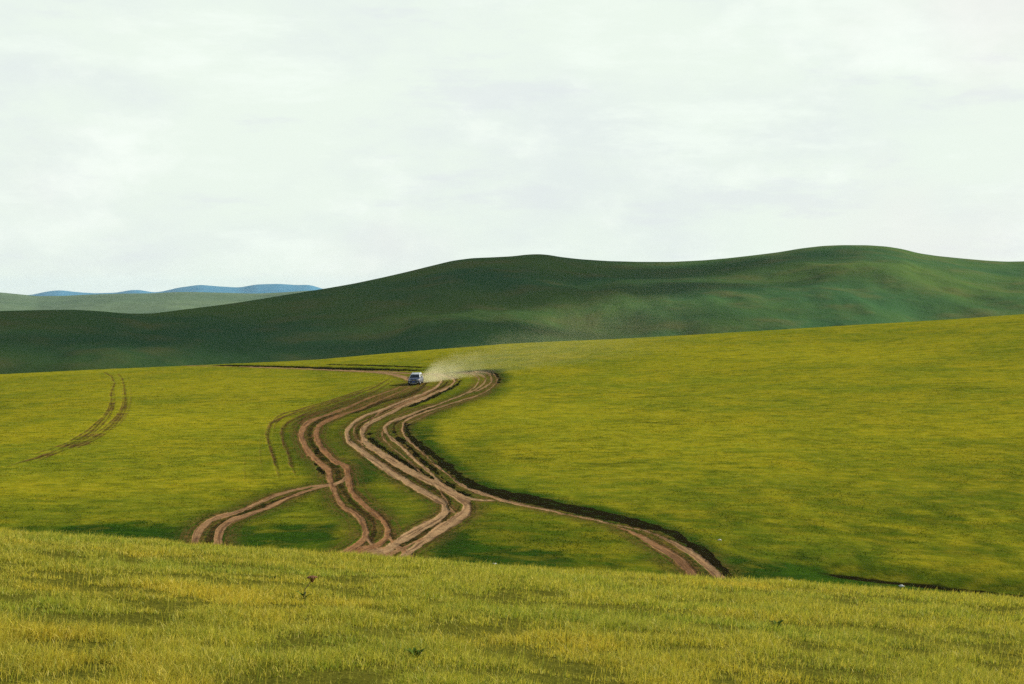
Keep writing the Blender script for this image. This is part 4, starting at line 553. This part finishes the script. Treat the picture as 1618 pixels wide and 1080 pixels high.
def blades(name, x, y, h, wd, lean=.55, segs=2, mat=None, sink=.01):
    """one mesh of tapering bent blades rooted on the ground sheet"""
    n = len(x); z = ground_z(x, y) - sink
    az = rng.uniform(0, 2 * np.pi, n); fa = rng.uniform(0, 2 * np.pi, n)
    ln = np.abs(rng.normal(0, lean, n)) * h
    dx, dy = np.cos(az) * ln + .12 * h, np.sin(az) * ln          # slight common lean with the wind
    wx, wy = np.cos(fa), np.sin(fa)
    rows = []
    tip = []
    for k in range(segs):
        t = k / segs; ww = wd * (1 - .35 * t) * .5
        cx, cy, cz = x + dx * t ** 1.8, y + dy * t ** 1.8, z + h * t
        rows.append(np.stack([cx - wx * ww, cy - wy * ww, cz], 1)); rows.append(np.stack([cx + wx * ww, cy + wy * ww, cz], 1))
        tip += [np.full(n, t)] * 2
    rows.append(np.stack([x + dx, y + dy, z + h * (1 - .25 * np.minimum(ln / h, 1))], 1)); tip.append(np.ones(n))
    nv = 2 * segs + 1
    V_ = np.stack(rows, 1).reshape(-1, 3); tipv = np.stack(tip, 1).ravel()
    base = np.arange(n)[:, None] * nv
    tris = []
    for k in range(segs - 1):
        a = 2 * k
        tris += [[a, a + 1, a + 3], [a, a + 3, a + 2]]
    a = 2 * (segs - 1); tris.append([a, a + 1, a + 2])
    F = (base[:, :, None] + np.array(tris)[None]).reshape(-1, 3)
    rnd = np.repeat(np.clip(rng.uniform(0, 1, n), 0, 1), nv)
    return mesh_np(name, V_, F, mat or M_BLADE, True, {'rnd': rnd, 'tip': tipv})

def scatter(n, y0, y1, margin, pw=1.0):
    """points between two distances, denser near when pw > 1"""
    y = y0 * (y1 / y0) ** rng.uniform(0, 1, n) if pw > 1 else np.sqrt(rng.uniform(y0 ** 2, y1 ** 2, n))
    x = rng.uniform(-1, 1, n) * (.325 * y + margin)
    return x, y

x, y = scatter(900000, 7.6, 36, 2.2, 2)
cl = fbm(x / .45, y / .45, 3, 101)                      # clumps and bare gaps
big = fbm(x / 2.3, y / 2.3, 2, 105)
keep = rng.uniform(0, 1, len(x)) < np.clip(.55 + 2.0 * cl + .5 * big, .12, 1)
x, y, cl, big = x[keep], y[keep], cl[keep], big[keep]
h = (.036 + .045 * rng.uniform(0, 1, len(x)) ** 2) * (1 + 1.5 * cl + .7 * big) * (1 + .3 * sstep(14, 28, y))
h = np.clip(h, .02, .2)
wd = .0046 * np.maximum(1, y / 11)
tag(blades('grass', x, y, h, wd, .9, 2), 'short yellow green steppe grass covering the near knoll', 'grass', kind='stuff')
# taller thin seed stalks standing out of it
x, y = scatter(8000, 8, 38, 2.2, 2)
h = rng.uniform(.08, .20, len(x)); wd = .0028 * np.maximum(1, y / 10)
tag(blades('grass_stalks', x, y, h, wd, .28, 3), 'thin straw coloured grass stalks standing above the near grass', 'grass', kind='stuff')
# the nearer face of the knoll beyond its crest and the meadow: tufts
def tufts(name, n, y0, y1, hs, wf, label, margin=3, dens=.7):
    x, y = scatter(n, y0, y1, margin, 2)
    dirt_ = field_at(DIRT, x, y); dk = field_at(DARK, x, y); ch = field_at(CHURN, x, y)
    cl = fbm(x / 1.1, y / 1.6, 3, 131); b2 = fbm(x / 7, y / 9, 3, 135)
    keep = (dirt_ < .25) & (dk < .35) & (rng.uniform(0, 1, len(x)) < np.clip(dens + 1.5 * cl + .8 * b2, .05, 1) * (1 - .7 * ch))
    x, y, cl, b2 = x[keep], y[keep], cl[keep], b2[keep]
    h = hs * rng.uniform(.5, 1.25, len(x)) * (1 + .9 * cl + .5 * b2)
    tag(blades(name, x, y, np.clip(h, .03, .5), wf * y / 100, .6, 2, M_TUFT), label, 'grass', kind='stuff')
def make_tuft_mat():
    m, t = new_mat('meadow_tufts')
    pos = t.new('ShaderNodeNewGeometry').outputs['Position']
    c, _ = turf_colour(t, pos)
    lush_shade = t.attr('lush_shade_v'); rnd = t.attr('rnd')
    c = t.mix(t.ramp(rnd, 0, .4, .3, 0, False), c, (.12, .15, .012))
    c = t.mix(t.ramp(rnd, .75, 1.0, 0, .45, False), c, (.36, .30, .04))
    c = t.mix(t.math('MULTIPLY', lush_shade, 1.25, clamp=True), c, (.016, .050, .005))  # the hollow's green and its shade both go into the tuft colour
    d = t.new('ShaderNodeBsdfDiffuse'); t.put(d.inputs[0], c)
    tr = t.new('ShaderNodeBsdfTranslucent'); t.put(tr.inputs[0], c)
    a = t.new('ShaderNodeMixShader'); a.inputs[0].default_value = .45; t.l.new(d.outputs[0], a.inputs[1]); t.l.new(tr.outputs[0], a.inputs[2])
    t.l.new(a.outputs[0], t.out.inputs[0])
    return m
M_TUFT = make_tuft_mat()
_bl = blades
def blades(name, x, y, h, wd, lean=.55, segs=2, mat=None, sink=.01):
    o = _bl(name, x, y, h, wd, lean, segs, mat, sink)
    lv = np.repeat(field_at(LUSH_SHADE, x, y), 2 * segs + 1)
    at = o.data.attributes.new('lush_shade_v', 'FLOAT', 'POINT'); at.data.foreach_set('value', lv.astype(np.float32))
    return o
tufts('slope_grass', 60000, 33, 74, .13, .05, 'grass on the far side of the near knoll and in the hollow', 3)
tufts('meadow_grass', 260000, 74, 300, .055, .06, 'short yellow green grass tufts all over the meadow', 4)


# ---------------------------------------------------------------- car
M_PAINT = simple_mat('silver_blue_paint', (.035, .050, .095), .45, 0, .1)
M_ROOF = simple_mat('white_roof_paint', (.42, .45, .47), .45, 0, .1)
M_GLASS = simple_mat('tinted_glass', (.012, .016, .016), .08, 0, 0, .6)
M_BLACK = simple_mat('black_plastic', (.014, .015, .020), .55)
M_RUBBER = simple_mat('tyre_rubber', (.018, .017, .016), .9)
M_ALLOY = simple_mat('alloy_wheel', (.42, .43, .45), .35, .8)
M_LAMP = simple_mat('lamp_glass', (.50, .52, .55), .12, 0, .8)
M_AMBER = simple_mat('amber_lens', (.7, .28, .04), .25)
M_CHROME = simple_mat('chrome_trim', (.7, .72, .75), .15, 1)
M_PLATE = simple_mat('number_plate_blue', (.04, .09, .34), .4)

def bm_obj(name, bm, mat, parent=None, smooth=True, loc=None):
    me = bpy.data.meshes.new(name); bmesh.ops.recalc_face_normals(bm, faces=bm.faces[:]); bm.to_mesh(me); bm.free()
    if mat: me.materials.append(mat)
    for p in me.polygons: p.use_smooth = smooth
    o = bpy.data.objects.new(name, me); col.objects.link(o); o.parent = parent
    if loc: o.location = loc
    return o

def loft(rings, close_ends=True):
    bm = bmesh.new(); R_ = [[bm.verts.new(p) for p in r] for r in rings]; n = len(R_[0])
    for a, b in zip(R_[:-1], R_[1:]):
        for i in range(n): bm.faces.new((a[i], a[(i + 1) % n], b[(i + 1) % n], b[i]))
    if close_ends: bm.faces.new(R_[0]); bm.faces.new(R_[-1][::-1])
    return bm

def rbox(cx, cy, cz, sx, sy, sz, bev=.03, seg=2, bm=None):
    own = bm is None; bm = bm or bmesh.new(); b2 = bmesh.new()
    bmesh.ops.create_cube(b2, size=1, matrix=Matrix.Translation((cx, cy, cz)) @ Matrix.Diagonal((sx, sy, sz, 1)))
    if bev: bmesh.ops.bevel(b2, geom=b2.edges[:], offset=min(bev, min(sx, sy, sz) * .45), segments=seg, affect='EDGES', profile=.6)
    me = bpy.data.meshes.new('t'); b2.to_mesh(me); b2.free(); bm.from_mesh(me); bpy.data.meshes.remove(me)
    return bm

def lathe(profile, axis='X', n=28):
    bm = bmesh.new(); rings = []
    for k in range(n):
        a = 2 * math.pi * k / n
        rings.append([bm.verts.new((p, r * math.cos(a), r * math.sin(a))) for p, r in profile])
    for k in range(n):
        A, B = rings[k], rings[(k + 1) % n]
        for i in range(len(profile) - 1): bm.faces.new((A[i], A[i + 1], B[i + 1], B[i]))
    bmesh.ops.remove_doubles(bm, verts=bm.verts[:], dist=1e-4)
    return bm

def make_car():
    root = bpy.data.objects.new('car', None); col.objects.link(root)
    tag(root, 'dark blue-grey car with a pale roof driving towards the viewer, dust behind it', 'car')
    # front is -Y. stations: (y, half width low, half width belt, z sill, z belt)
    st = [(-2.26, .70, .66, .42, .72), (-2.20, .82, .78, .34, .93), (-2.0, .87, .85, .30, 1.02), (-1.55, .89, .87, .30, 1.07), (-1.05, .89, .87, .28, 1.10), (-.3, .89, .87, .28, 1.11),
          (.8, .89, .87, .28, 1.12), (1.6, .88, .87, .30, 1.13), (2.1, .87, .85, .34, 1.13), (2.28, .82, .80, .40, 1.08)]
    rings = []
    for y, wl, wb, z0, z1 in st:
        zm = (z0 + z1) * .55; r = []
        half = [(wl * .80, z0), (wl * .97, z0 + .07), (wl, z0 + .2), (wl * 1.01, zm), (wb * 1.0, z1 - .12), (wb * .95, z1 - .03), (wb * .80, z1), (wb * .4, z1 + .03)]
        r = [(a, y, b) for a, b in half] + [(-a, y, b) for a, b in half[::-1]]
        rings.append(r)
    body = bm_obj('body', loft(rings), M_PAINT, root)
    # greenhouse: (z, half width, y front, y rear)
    gh = [(1.08, .83, -1.12, 2.12), (1.25, .79, -.88, 2.06), (1.45, .735, -.60, 1.98), (1.60, .69, -.38, 1.90), (1.68, .66, -.20, 1.82), (1.72, .56, .02, 1.70), (1.735, .34, .2, 1.5)]
    rings = []
    for z, hw, yf, yr in gh:
        r = []
        for sx, yy_, cut in ((1, yf, 1), (-1, yf, 1), (-1, yr, -1), (1, yr, -1)):
            c = .10
            a = (sx * hw, yy_ + cut * c * 1.4, z); b = (sx * (hw - c), yy_, z)
            r += [a, b] if (sx == 1 and cut == 1) or (sx == -1 and cut == -1) else [b, a]
        rings.append(r)
    bm_obj('cabin', loft(rings), M_ROOF, root)
    # glass, set a few millimetres proud of the cabin
    def quad(name, pts, mat, th=.012):
        bm = bmesh.new(); v = [bm.verts.new(p) for p in pts]; f = bm.faces.new(v); bm.normal_update(); nrm = f.normal.copy()
        c = sum((Vector(p) for p in pts), Vector()) / len(pts)
        if nrm.dot(c - Vector((0, .4, 1.2))) < 0: nrm = -nrm
        for q in v: q.co += nrm * .012
        e = bmesh.ops.extrude_face_region(bm, geom=[f])
        for q in e['geom']:
            if isinstance(q, bmesh.types.BMVert): q.co -= nrm * (th + .012)
        return bm_obj(name, bm, mat, root, False)
    quad('windshield', [(-.72, -1.075, 1.115), (.72, -1.075, 1.115), (.60, -.42, 1.575), (-.60, -.42, 1.575)], M_GLASS)
    for s in (1, -1):
        for ya, yb, yc, yd in ((-.72, .22, .22, -.36), (.30, 1.12, 1.12, .30), (1.20, 1.90, 1.78, 1.20)):
            quad('side_window', [(s * .815, ya, 1.15), (s * .815, yb, 1.15), (s * .705, yc, 1.56), (s * .705, yd, 1.56)], M_GLASS)
    quad('rear_window', [(-.66, 2.10, 1.16), (.66, 2.10, 1.16), (.58, 1.92, 1.56), (-.58, 1.92, 1.56)], M_GLASS)
    # front
    g = bm_obj('grille', rbox(0, -2.245, .79, .86, .06, .21, .03), M_BLACK, root)
    bm = bmesh.new()
    for z in (.745, .80, .855): rbox(0, -2.28, z, .72, .02, .016, .004, 1, bm)
    bm_obj('grille_bar', bm, M_CHROME, g)
    bm = bmesh.new()
    for a in (90, 210, 330):                                     # three small lozenges round one point
        ca, sa = math.cos(R(a)), math.sin(R(a)); l, wv = .075, .030
        p = [(0, 0), (ca * l * .5 - sa * wv, sa * l * .5 + ca * wv), (ca * l, sa * l), (ca * l * .5 + sa * wv, sa * l * .5 - ca * wv)]
        f0 = [bm.verts.new((q[0], -2.305, .81 + q[1])) for q in p]; f1 = [bm.verts.new((q[0], -2.29, .81 + q[1])) for q in p]
        bm.faces.new(f0); bm.faces.new(f1[::-1])
        for i in range(4): bm.faces.new((f0[i], f0[(i + 1) % 4], f1[(i + 1) % 4], f1[i]))
    bm_obj('badge', bm, M_CHROME, g, False)
    for s in (1, -1):
        h = bm_obj('headlight', rbox(s * .60, -2.20, .83, .32, .12, .17, .05, 3), M_LAMP, root)
        bm_obj('turn_signal', rbox(s * .80, -2.12, .83, .08, .14, .14, .03), M_AMBER, h)
        bm_obj('fog_lamp', rbox(s * .62, -2.335, .50, .16, .05, .11, .035, 3), M_LAMP, root)
        mr = bm_obj('side_mirror', rbox(s * 1.0, -.88, 1.19, .20, .14, .15, .05, 3), M_BLACK, root)
        bm_obj('mirror_arm', rbox(s * .885, -.88, 1.14, .10, .06, .05, .015), M_BLACK, mr)
        bm_obj('wheel_arch', lathe_arch(s, -1.42), M_BLACK, root); bm_obj('wheel_arch', lathe_arch(s, 1.38), M_BLACK, root)
        bm_obj('roof_rail', rbox(s * .56, .75, 1.775, .05, 1.7, .045, .015), M_ALLOY, root)
        bm_obj('tail_light', rbox(s * .76, 2.24, .95, .14, .08, .34, .03), simple_mat('red_lens', (.4, .02, .015), .2), root)
        for y_ in (.25, 1.15):
            bm_obj('door_handle', rbox(s * .895, y_, .98, .03, .18, .035, .01), M_CHROME, root)
        bm_obj('side_cladding', rbox(s * .885, 0, .42, .05, 1.95, .20, .02), M_BLACK, root)
    bp = bm_obj('bumper', rbox(0, -2.24, .49, 1.74, .20, .40, .07, 3), M_BLACK, root)
    bm_obj('skid_plate', rbox(0, -2.30, .335, .9, .16, .10, .03), M_ALLOY, bp)
    bm_obj('licence_plate', rbox(0, -2.35, .56, .44, .02, .14, .006), M_PLATE, root)
    bm_obj('rear_bumper', rbox(0, 2.28, .50, 1.68, .16, .28, .06, 3), M_BLACK, root)
    bm = bmesh.new()
    for s in (-.35, .35): rbox(s, -1.10, 1.125, .58, .02, .018, .004, 1, bm)
    bm_obj('wiper', bm, M_BLACK, root)
    for s in (1, -1):
        for y_ in (-1.42, 1.38):
            wh = bpy.data.objects.new('wheel', None); col.objects.link(wh); wh.parent = root; wh.location = (s * .77, y_, .36)
            bm_obj('tyre', lathe([(-.11, .21), (-.12, .30), (-.10, .35), (-.05, .365), (.05, .365), (.10, .35), (.12, .30), (.11, .21), (-.11, .21)]), M_RUBBER, wh)
            bm = lathe([(s * .02, 0.0), (s * .03, .10), (s * .085, .20), (s * .105, .215), (s * .09, .23), (-s * .09, .23)])
            for k in range(5):
                a = 2 * math.pi * k / 5; b2 = rbox(0, .12, 0, .04, .20, .06, .01)
                bmesh.ops.rotate(b2, verts=b2.verts[:], cent=(0, 0, 0), matrix=Matrix.Rotation(a, 3, 'X')); bmesh.ops.translate(b2, verts=b2.verts[:], vec=(s * .085, 0, 0))
                me = bpy.data.meshes.new('t'); b2.to_mesh(me); b2.free(); bm.from_mesh(me); bpy.data.meshes.remove(me)
            bm_obj('rim', bm, M_ALLOY, wh)
    return root

def lathe_arch(s, yc):
    """a flared black arch over a wheel"""
    bm = bmesh.new(); prev = None
    for k in range(15):
        a = math.pi * k / 14; ca, sa = math.cos(a), math.sin(a); r = []
        for rad, xo in ((.40, .90), (.47, .92), (.48, .85), (.39, .85)):
            r.append(bm.verts.new((s * xo, yc + ca * rad, .34 + sa * rad)))
        if prev:
            for i in range(4): bm.faces.new((prev[i], prev[(i + 1) % 4], r[(i + 1) % 4], r[i]))
        else: bm.faces.new(r)
        prev = r
    bm.faces.new(prev[::-1])
    return bm

car = make_car()
CX, CY = -12.95, 218.7
zc_ = [float(ground_z(CX + dx, CY + dy)) for dx, dy in ((-.8, -1.4), (.8, -1.4), (-.8, 1.4), (.8, 1.4))]
car.location = (CX, CY, sum(zc_) / 4 - .01)
car.rotation_euler = (math.atan2((zc_[2] + zc_[3] - zc_[0] - zc_[1]) / 2, 2.8), -math.atan2((zc_[1] + zc_[3] - zc_[0] - zc_[2]) / 2, 1.6), R(-5))
car.scale = (.90, .90, .84)


# ---------------------------------------------------------------- stones and dried weeds
M_STONE = simple_mat('pale_stone', (.62, .62, .58), .9, vary=.25, scale=3)
def stone(x, y, r, label, seed):
    bm = bmesh.new(); bmesh.ops.create_icosphere(bm, subdivisions=3, radius=1)
    for v in bm.verts:
        p = v.co; k = 1 + .35 * float(fbm(p.x * 1.3 + seed, p.y * 1.3 + p.z * 1.7, 3, seed))
        v.co = Vector((p.x * 1.5 * r * k, p.y * r * k, max(p.z, -.4) * .75 * r * k))
    o = bm_obj('stone', bm, M_STONE); o.location = (x, y, float(ground_z(x, y)) + r * .2)
    tag(o, label, 'stone', 'pale stones in the meadow')
stone(19.42, 80.6, .10, 'largest white stone, low on the right beside the dark gully', 3)
stone(13.82, 80.3, .08, 'small white stone in the hollow between the right ruts and the gully', 11)
stone(11.62, 90.5, .07, 'lone tiny white stone uphill of the dark bank at its lower end', 17)
stone(-.9, 82.5, .07, 'little white stone by the knoll edge, right of where the middle ruts vanish', 23)

M_STEM = simple_mat('dry_stem', (.20, .14, .05), .9, vary=.2)
M_HEAD = simple_mat('dry_flower_head', (.19, .085, .028), .95, vary=.3, scale=60)
M_LEAF = simple_mat('weed_leaf', (.060, .110, .014), 1.0, spec=.05, vary=.3, scale=20)
M_PETAL = simple_mat('white_petal', (.72, .70, .62), .8)
def tube(pts, rad, n=6, bm=None):
    bm = bm or bmesh.new(); prev = None
    for i, p in enumerate(pts):
        p = Vector(p); d = (Vector(pts[min(i + 1, len(pts) - 1)]) - Vector(pts[max(i - 1, 0)])).normalized()
        a = d.cross(Vector((1, .2, 0))).normalized(); b = d.cross(a); r_ = rad * (1 - .5 * i / len(pts))
        r = [bm.verts.new(p + (a * math.cos(2 * math.pi * k / n) + b * math.sin(2 * math.pi * k / n)) * r_) for k in range(n)]
        if prev:
            for k in range(n): bm.faces.new((prev[k], prev[(k + 1) % n], r[(k + 1) % n], r[k]))
        prev = r
    return bm
def leaf(bm, base, az, up, L, wd):
    d = Vector((math.cos(az), math.sin(az), 0)); s = Vector((-d.y, d.x, 0)); base = Vector(base); pr = None
    for k in range(5):
        t = k / 4; c = base + d * L * t + Vector((0, 0, up * L * math.sin(t * 2.0))); ww = wd * math.sin(math.pi * min(t * .9 + .08, 1))
        v = (bm.verts.new(c - s * ww + Vector((0, 0, ww * .3))), bm.verts.new(c), bm.verts.new(c + s * ww + Vector((0, 0, ww * .3))))
        if pr:
            for i in (0, 1): bm.faces.new((pr[i], pr[i + 1], v[i + 1], v[i]))
        pr = v
def weed(x, y, H, label, head='umbel', leaves=6, lean=(.03, 0)):
    root = bpy.data.objects.new('weed', None); col.objects.link(root); root.location = (x, y, float(ground_z(x, y)) - .01)
    tag(root, label, 'weed', None)
    pts = [(lean[0] * (k / 6) ** 2 * 3 + .008 * math.sin(k * 2.1 + x), lean[1] * k / 6, H * k / 6) for k in range(7)]
    bm_obj('stem', tube(pts, .0055 if head == 'umbel' else .004), M_STEM, root)
    top = Vector(pts[-1]); bm = bmesh.new()
    if head == 'umbel':
        for k in range(26):
            a = k * 2.4; rr = .042 * math.sqrt(k / 26); e = top + Vector((math.cos(a) * rr, math.sin(a) * rr, .012 - rr * rr * 5))
            tube([top - Vector((0, 0, .045)), (top - Vector((0, 0, .045))).lerp(e, .6) , e], .0016, 4, bm)
            b2 = Matrix.Translation(e) @ Matrix.Diagonal((.011, .011, .008, 1)); bmesh.ops.create_icosphere(bm, subdivisions=1, radius=1, matrix=b2)
    elif head == 'spike':
        for k in range(22):
            a = k * 2.4; zz = H * (.62 + .38 * k / 22); e = Vector((pts[5][0] + math.cos(a) * .008, math.sin(a) * .008, zz))
            bmesh.ops.create_icosphere(bm, subdivisions=1, radius=1, matrix=Matrix.Translation(e) @ Matrix.Diagonal((.007, .007, .011, 1)))
    else:
        for k in range(9):
            leaf(bm, top, k * 2 * math.pi / 9, .15, .022, .006)
    bm_obj('flower_head', bm, M_PETAL if head == 'daisy' else M_HEAD, root)
    if leaves:
        bm = bmesh.new()
        for k in range(leaves): leaf(bm, pts[0 if k % 2 else 1], k * 2.4 + x, .5, random.uniform(.07, .13), random.uniform(.010, .018))
        bm_obj('leaf_rosette', bm, M_LEAF, root)
weed(-1.88, 14.54, .21, 'dried brown weed with round umbel head, tallest in the near grass left of centre', 'umbel')
#weed(.32, 17.2, .10, 'low dark brown weed head in the near grass right of centre', 'umbel', 4)
#weed(3.94, 14.66, .15, 'thin dark brown flower spike in the near grass well to the right', 'spike', 3, (.01, 0))
#weed(6.55, 20.8, .20, 'tall thin seed spike at the far right side of the knoll', 'spike', 0, (.015, 0))
#weed(-3.7, 16.38, .17, 'small pale flower on the knoll to the far left', 'daisy', 4)
#weed(2.59, 13.72, .15, 'small pale flower in the grass in front of the right half', 'daisy', 4)
# broad green herb leaves low in the grass
def herb(x, y, label):
    bm = bmesh.new()
    for k in range(22): leaf(bm, (random.uniform(-.006, .006), random.uniform(-.006, .006), 0), random.uniform(0, 6.28), random.uniform(.4, .9), random.uniform(.04, .09), random.uniform(.008, .014))
    o = bm_obj('leafy_herb', bm, M_LEAF); o.location = (x, y, float(ground_z(x, y)) - .005)
    tag(o, label, 'herb', 'leafy herbs low in the near grass')
herb(-2.52, 16.98, 'dark green leafy herb just left of the tall brown umbel weed')
#herb(-1.97, 10.3, 'dark green leafy herb nearest the viewer at lower left')
herb(-.6, 10.0, 'dark green leafy herb nearest the viewer left of centre')
herb(2.45, 14.9, 'dark green leafy herb in the right half of the near grass')


# ---------------------------------------------------------------- dust thrown up by the car
def dust():
    A = Vector((-12.0, 220.6, -12.35)); B = Vector((42, 280, -1.4)); d = B - A; L = d.length
    q = d.to_track_quat('X', 'Z'); n, m_ = 30, 24; r = []
    rad = lambda s: .8 + .74 * s ** .5 + .075 * s
    V_, F_ = [], []
    for i in range(n):
        s = -1.2 + (L + 1.2) * i / (n - 1)
        for k in range(m_):
            a = 2 * math.pi * k / m_; rr = rad(max(s, 0)) * (1.25 + .12 * math.sin(3 * a + s * .4) * math.cos(s * .21 + a))
            if i == 0 or i == n - 1: rr *= .3
            V_.append((s, rr * math.cos(a), rr * math.sin(a)))
    F_ = [(i * m_ + k, i * m_ + (k + 1) % m_, (i + 1) * m_ + (k + 1) % m_, (i + 1) * m_ + k) for i in range(n - 1) for k in range(m_)]
    bm = bmesh.new(); vs = [bm.verts.new(v) for v in V_]
    for f in F_: bm.faces.new([vs[i] for i in f])
    bm.faces.new([vs[k] for k in range(m_)]); bm.faces.new([vs[(n - 1) * m_ + k] for k in range(m_)][::-1])
    m, t = new_mat('dust')
    pos = t.new('ShaderNodeTexCoord').outputs['Object']
    sp = t.new('ShaderNodeSeparateXYZ'); t.put(sp.inputs[0], pos)
    s = t.math('MAXIMUM', sp.outputs[0], 0.0)
    rr = t.math('ADD', t.math('ADD', .8, t.math('MULTIPLY', t.math('POWER', s, .5), .74)), t.math('MULTIPLY', s, .075))
    rad_ = t.math('SQRT', t.math('ADD', t.math('POWER', t.math('ABSOLUTE', sp.outputs[1]), 2.0), t.math('POWER', t.math('ABSOLUTE', sp.outputs[2]), 2.0)))
    q_ = t.math('DIVIDE', rad_, rr)
    no = t.noise(t.scale(pos, (.6, 1, 1)), .62, 5, .62)
    q_ = t.math('ADD', q_, t.math('MULTIPLY', t.math('SUBTRACT', no, .5), 1.3))
    fall = t.ramp(q_, .05, .9, 1, 0)
    along = t.math('ADD', t.math('MULTIPLY', t.math('EXPONENT', t.math('MULTIPLY', s, -1 / 2.4)), 1.25), t.math('MULTIPLY', t.math('EXPONENT', t.math('MULTIPLY', s, -1 / 30.0)), .017))
    dens = t.math('MULTIPLY', t.math('MULTIPLY', fall, along), t.ramp(sp.outputs[0], -1.2, .3))
    dens = t.math('MULTIPLY', dens, t.ramp(sp.outputs[0], L * .25, L, 1, 0))
    v = t.new('ShaderNodeVolumePrincipled'); v.inputs['Color'].default_value = (.98, .91, .58, 1); t.put(v.inputs['Density'], dens); v.inputs['Anisotropy'].default_value = .25
    t.l.new(v.outputs[0], t.out.inputs['Volume'])
    o = bm_obj('dust_cloud', bm, m); o.location = A; o.rotation_mode = 'QUATERNION'; o.rotation_quaternion = q
    tag(o, 'pale dust trail blowing to the right behind the car', 'dust', kind='stuff')
dust()

# ---------------------------------------------------------------- unseen clouds outside the picture, placed towards the sun to shade the far ridge
M_CLOUD = simple_mat('cloud_white', (.85, .85, .86), 1.0, vary=.02, scale=.01, spec=0)
def cloud(x, y, z, sx, sy, sz, n, seed, label):
    """a cumulus field: a heap of puffs, crowded in the middle and thinning out towards the edge"""
    r_ = np.random.default_rng(seed)
    ico = bmesh.new(); bmesh.ops.create_icosphere(ico, subdivisions=2, radius=1)
    P = np.array([v.co[:] for v in ico.verts]); F = np.array([[v.index for v in f.verts] for f in ico.faces]); ico.free()
    V_, F_ = [], []
    for k in range(n):
        gx, gy = r_.normal(0, .46), r_.normal(0, .46)
        q = math.hypot(gx, gy)
        if q > 1.05: continue
        R_ = (34 - 12 * q) * r_.uniform(.5, 1.4)
        c = np.array([gx * sx, gy * sy, r_.uniform(-.5, 1) * sz * (1 - q * .9)])
        kk = 1 + .5 * fbm(P[:, 0] * 1.5 + k, P[:, 1] * 1.5 + P[:, 2], 3, seed)
        V_.append(P * kk[:, None] * np.array([1.3, 1.0, .7]) * R_ + c); F_.append(F + (len(V_) - 1) * len(P))
    o = mesh_np('cloud', np.concatenate(V_), np.concatenate(F_), M_CLOUD); o.location = (x, y, z)
    tag(o, label, 'cloud', 'clouds out of view', 'structure')
HC = 2800.0
offx, offy = HC * SUN_DIR.x / SUN_DIR.z, HC * SUN_DIR.y / SUN_DIR.z
cloud(-400 + offx, 760 + offy, HC, 480, 340, 90, 310, 3, 'unseen broad white cloud placed to shade the left part of the dark ridge')
cloud(-90 + offx, 1010 + offy, HC + 10, 240, 260, 80, 200, 12, 'unseen broad white cloud placed to shade the middle of the dark ridge')
#cloud(330 + offx, 1200 + offy, HC + 15, 190, 60, 40, 130, 29, 'small white cloud high above the right end of the dark ridge')

# ---------------------------------------------------------------- the air itself
bm = bmesh.new()
bmesh.ops.create_cube(bm, size=1, matrix=Matrix.Translation((0, 5900, -7)) @ Matrix.Diagonal((31000, 18600, 146, 1)))
m, t = new_mat('haze_air')
v = t.new('ShaderNodeVolumePrincipled'); v.inputs['Color'].default_value = (.80, .93, 1.0, 1); v.inputs['Density'].default_value = 2.6e-5
t.l.new(v.outputs[0], t.out.inputs['Volume'])
tag(bm_obj('haze', bm, m, None, False), 'thin blue air haze over the far country', 'haze', kind='stuff')
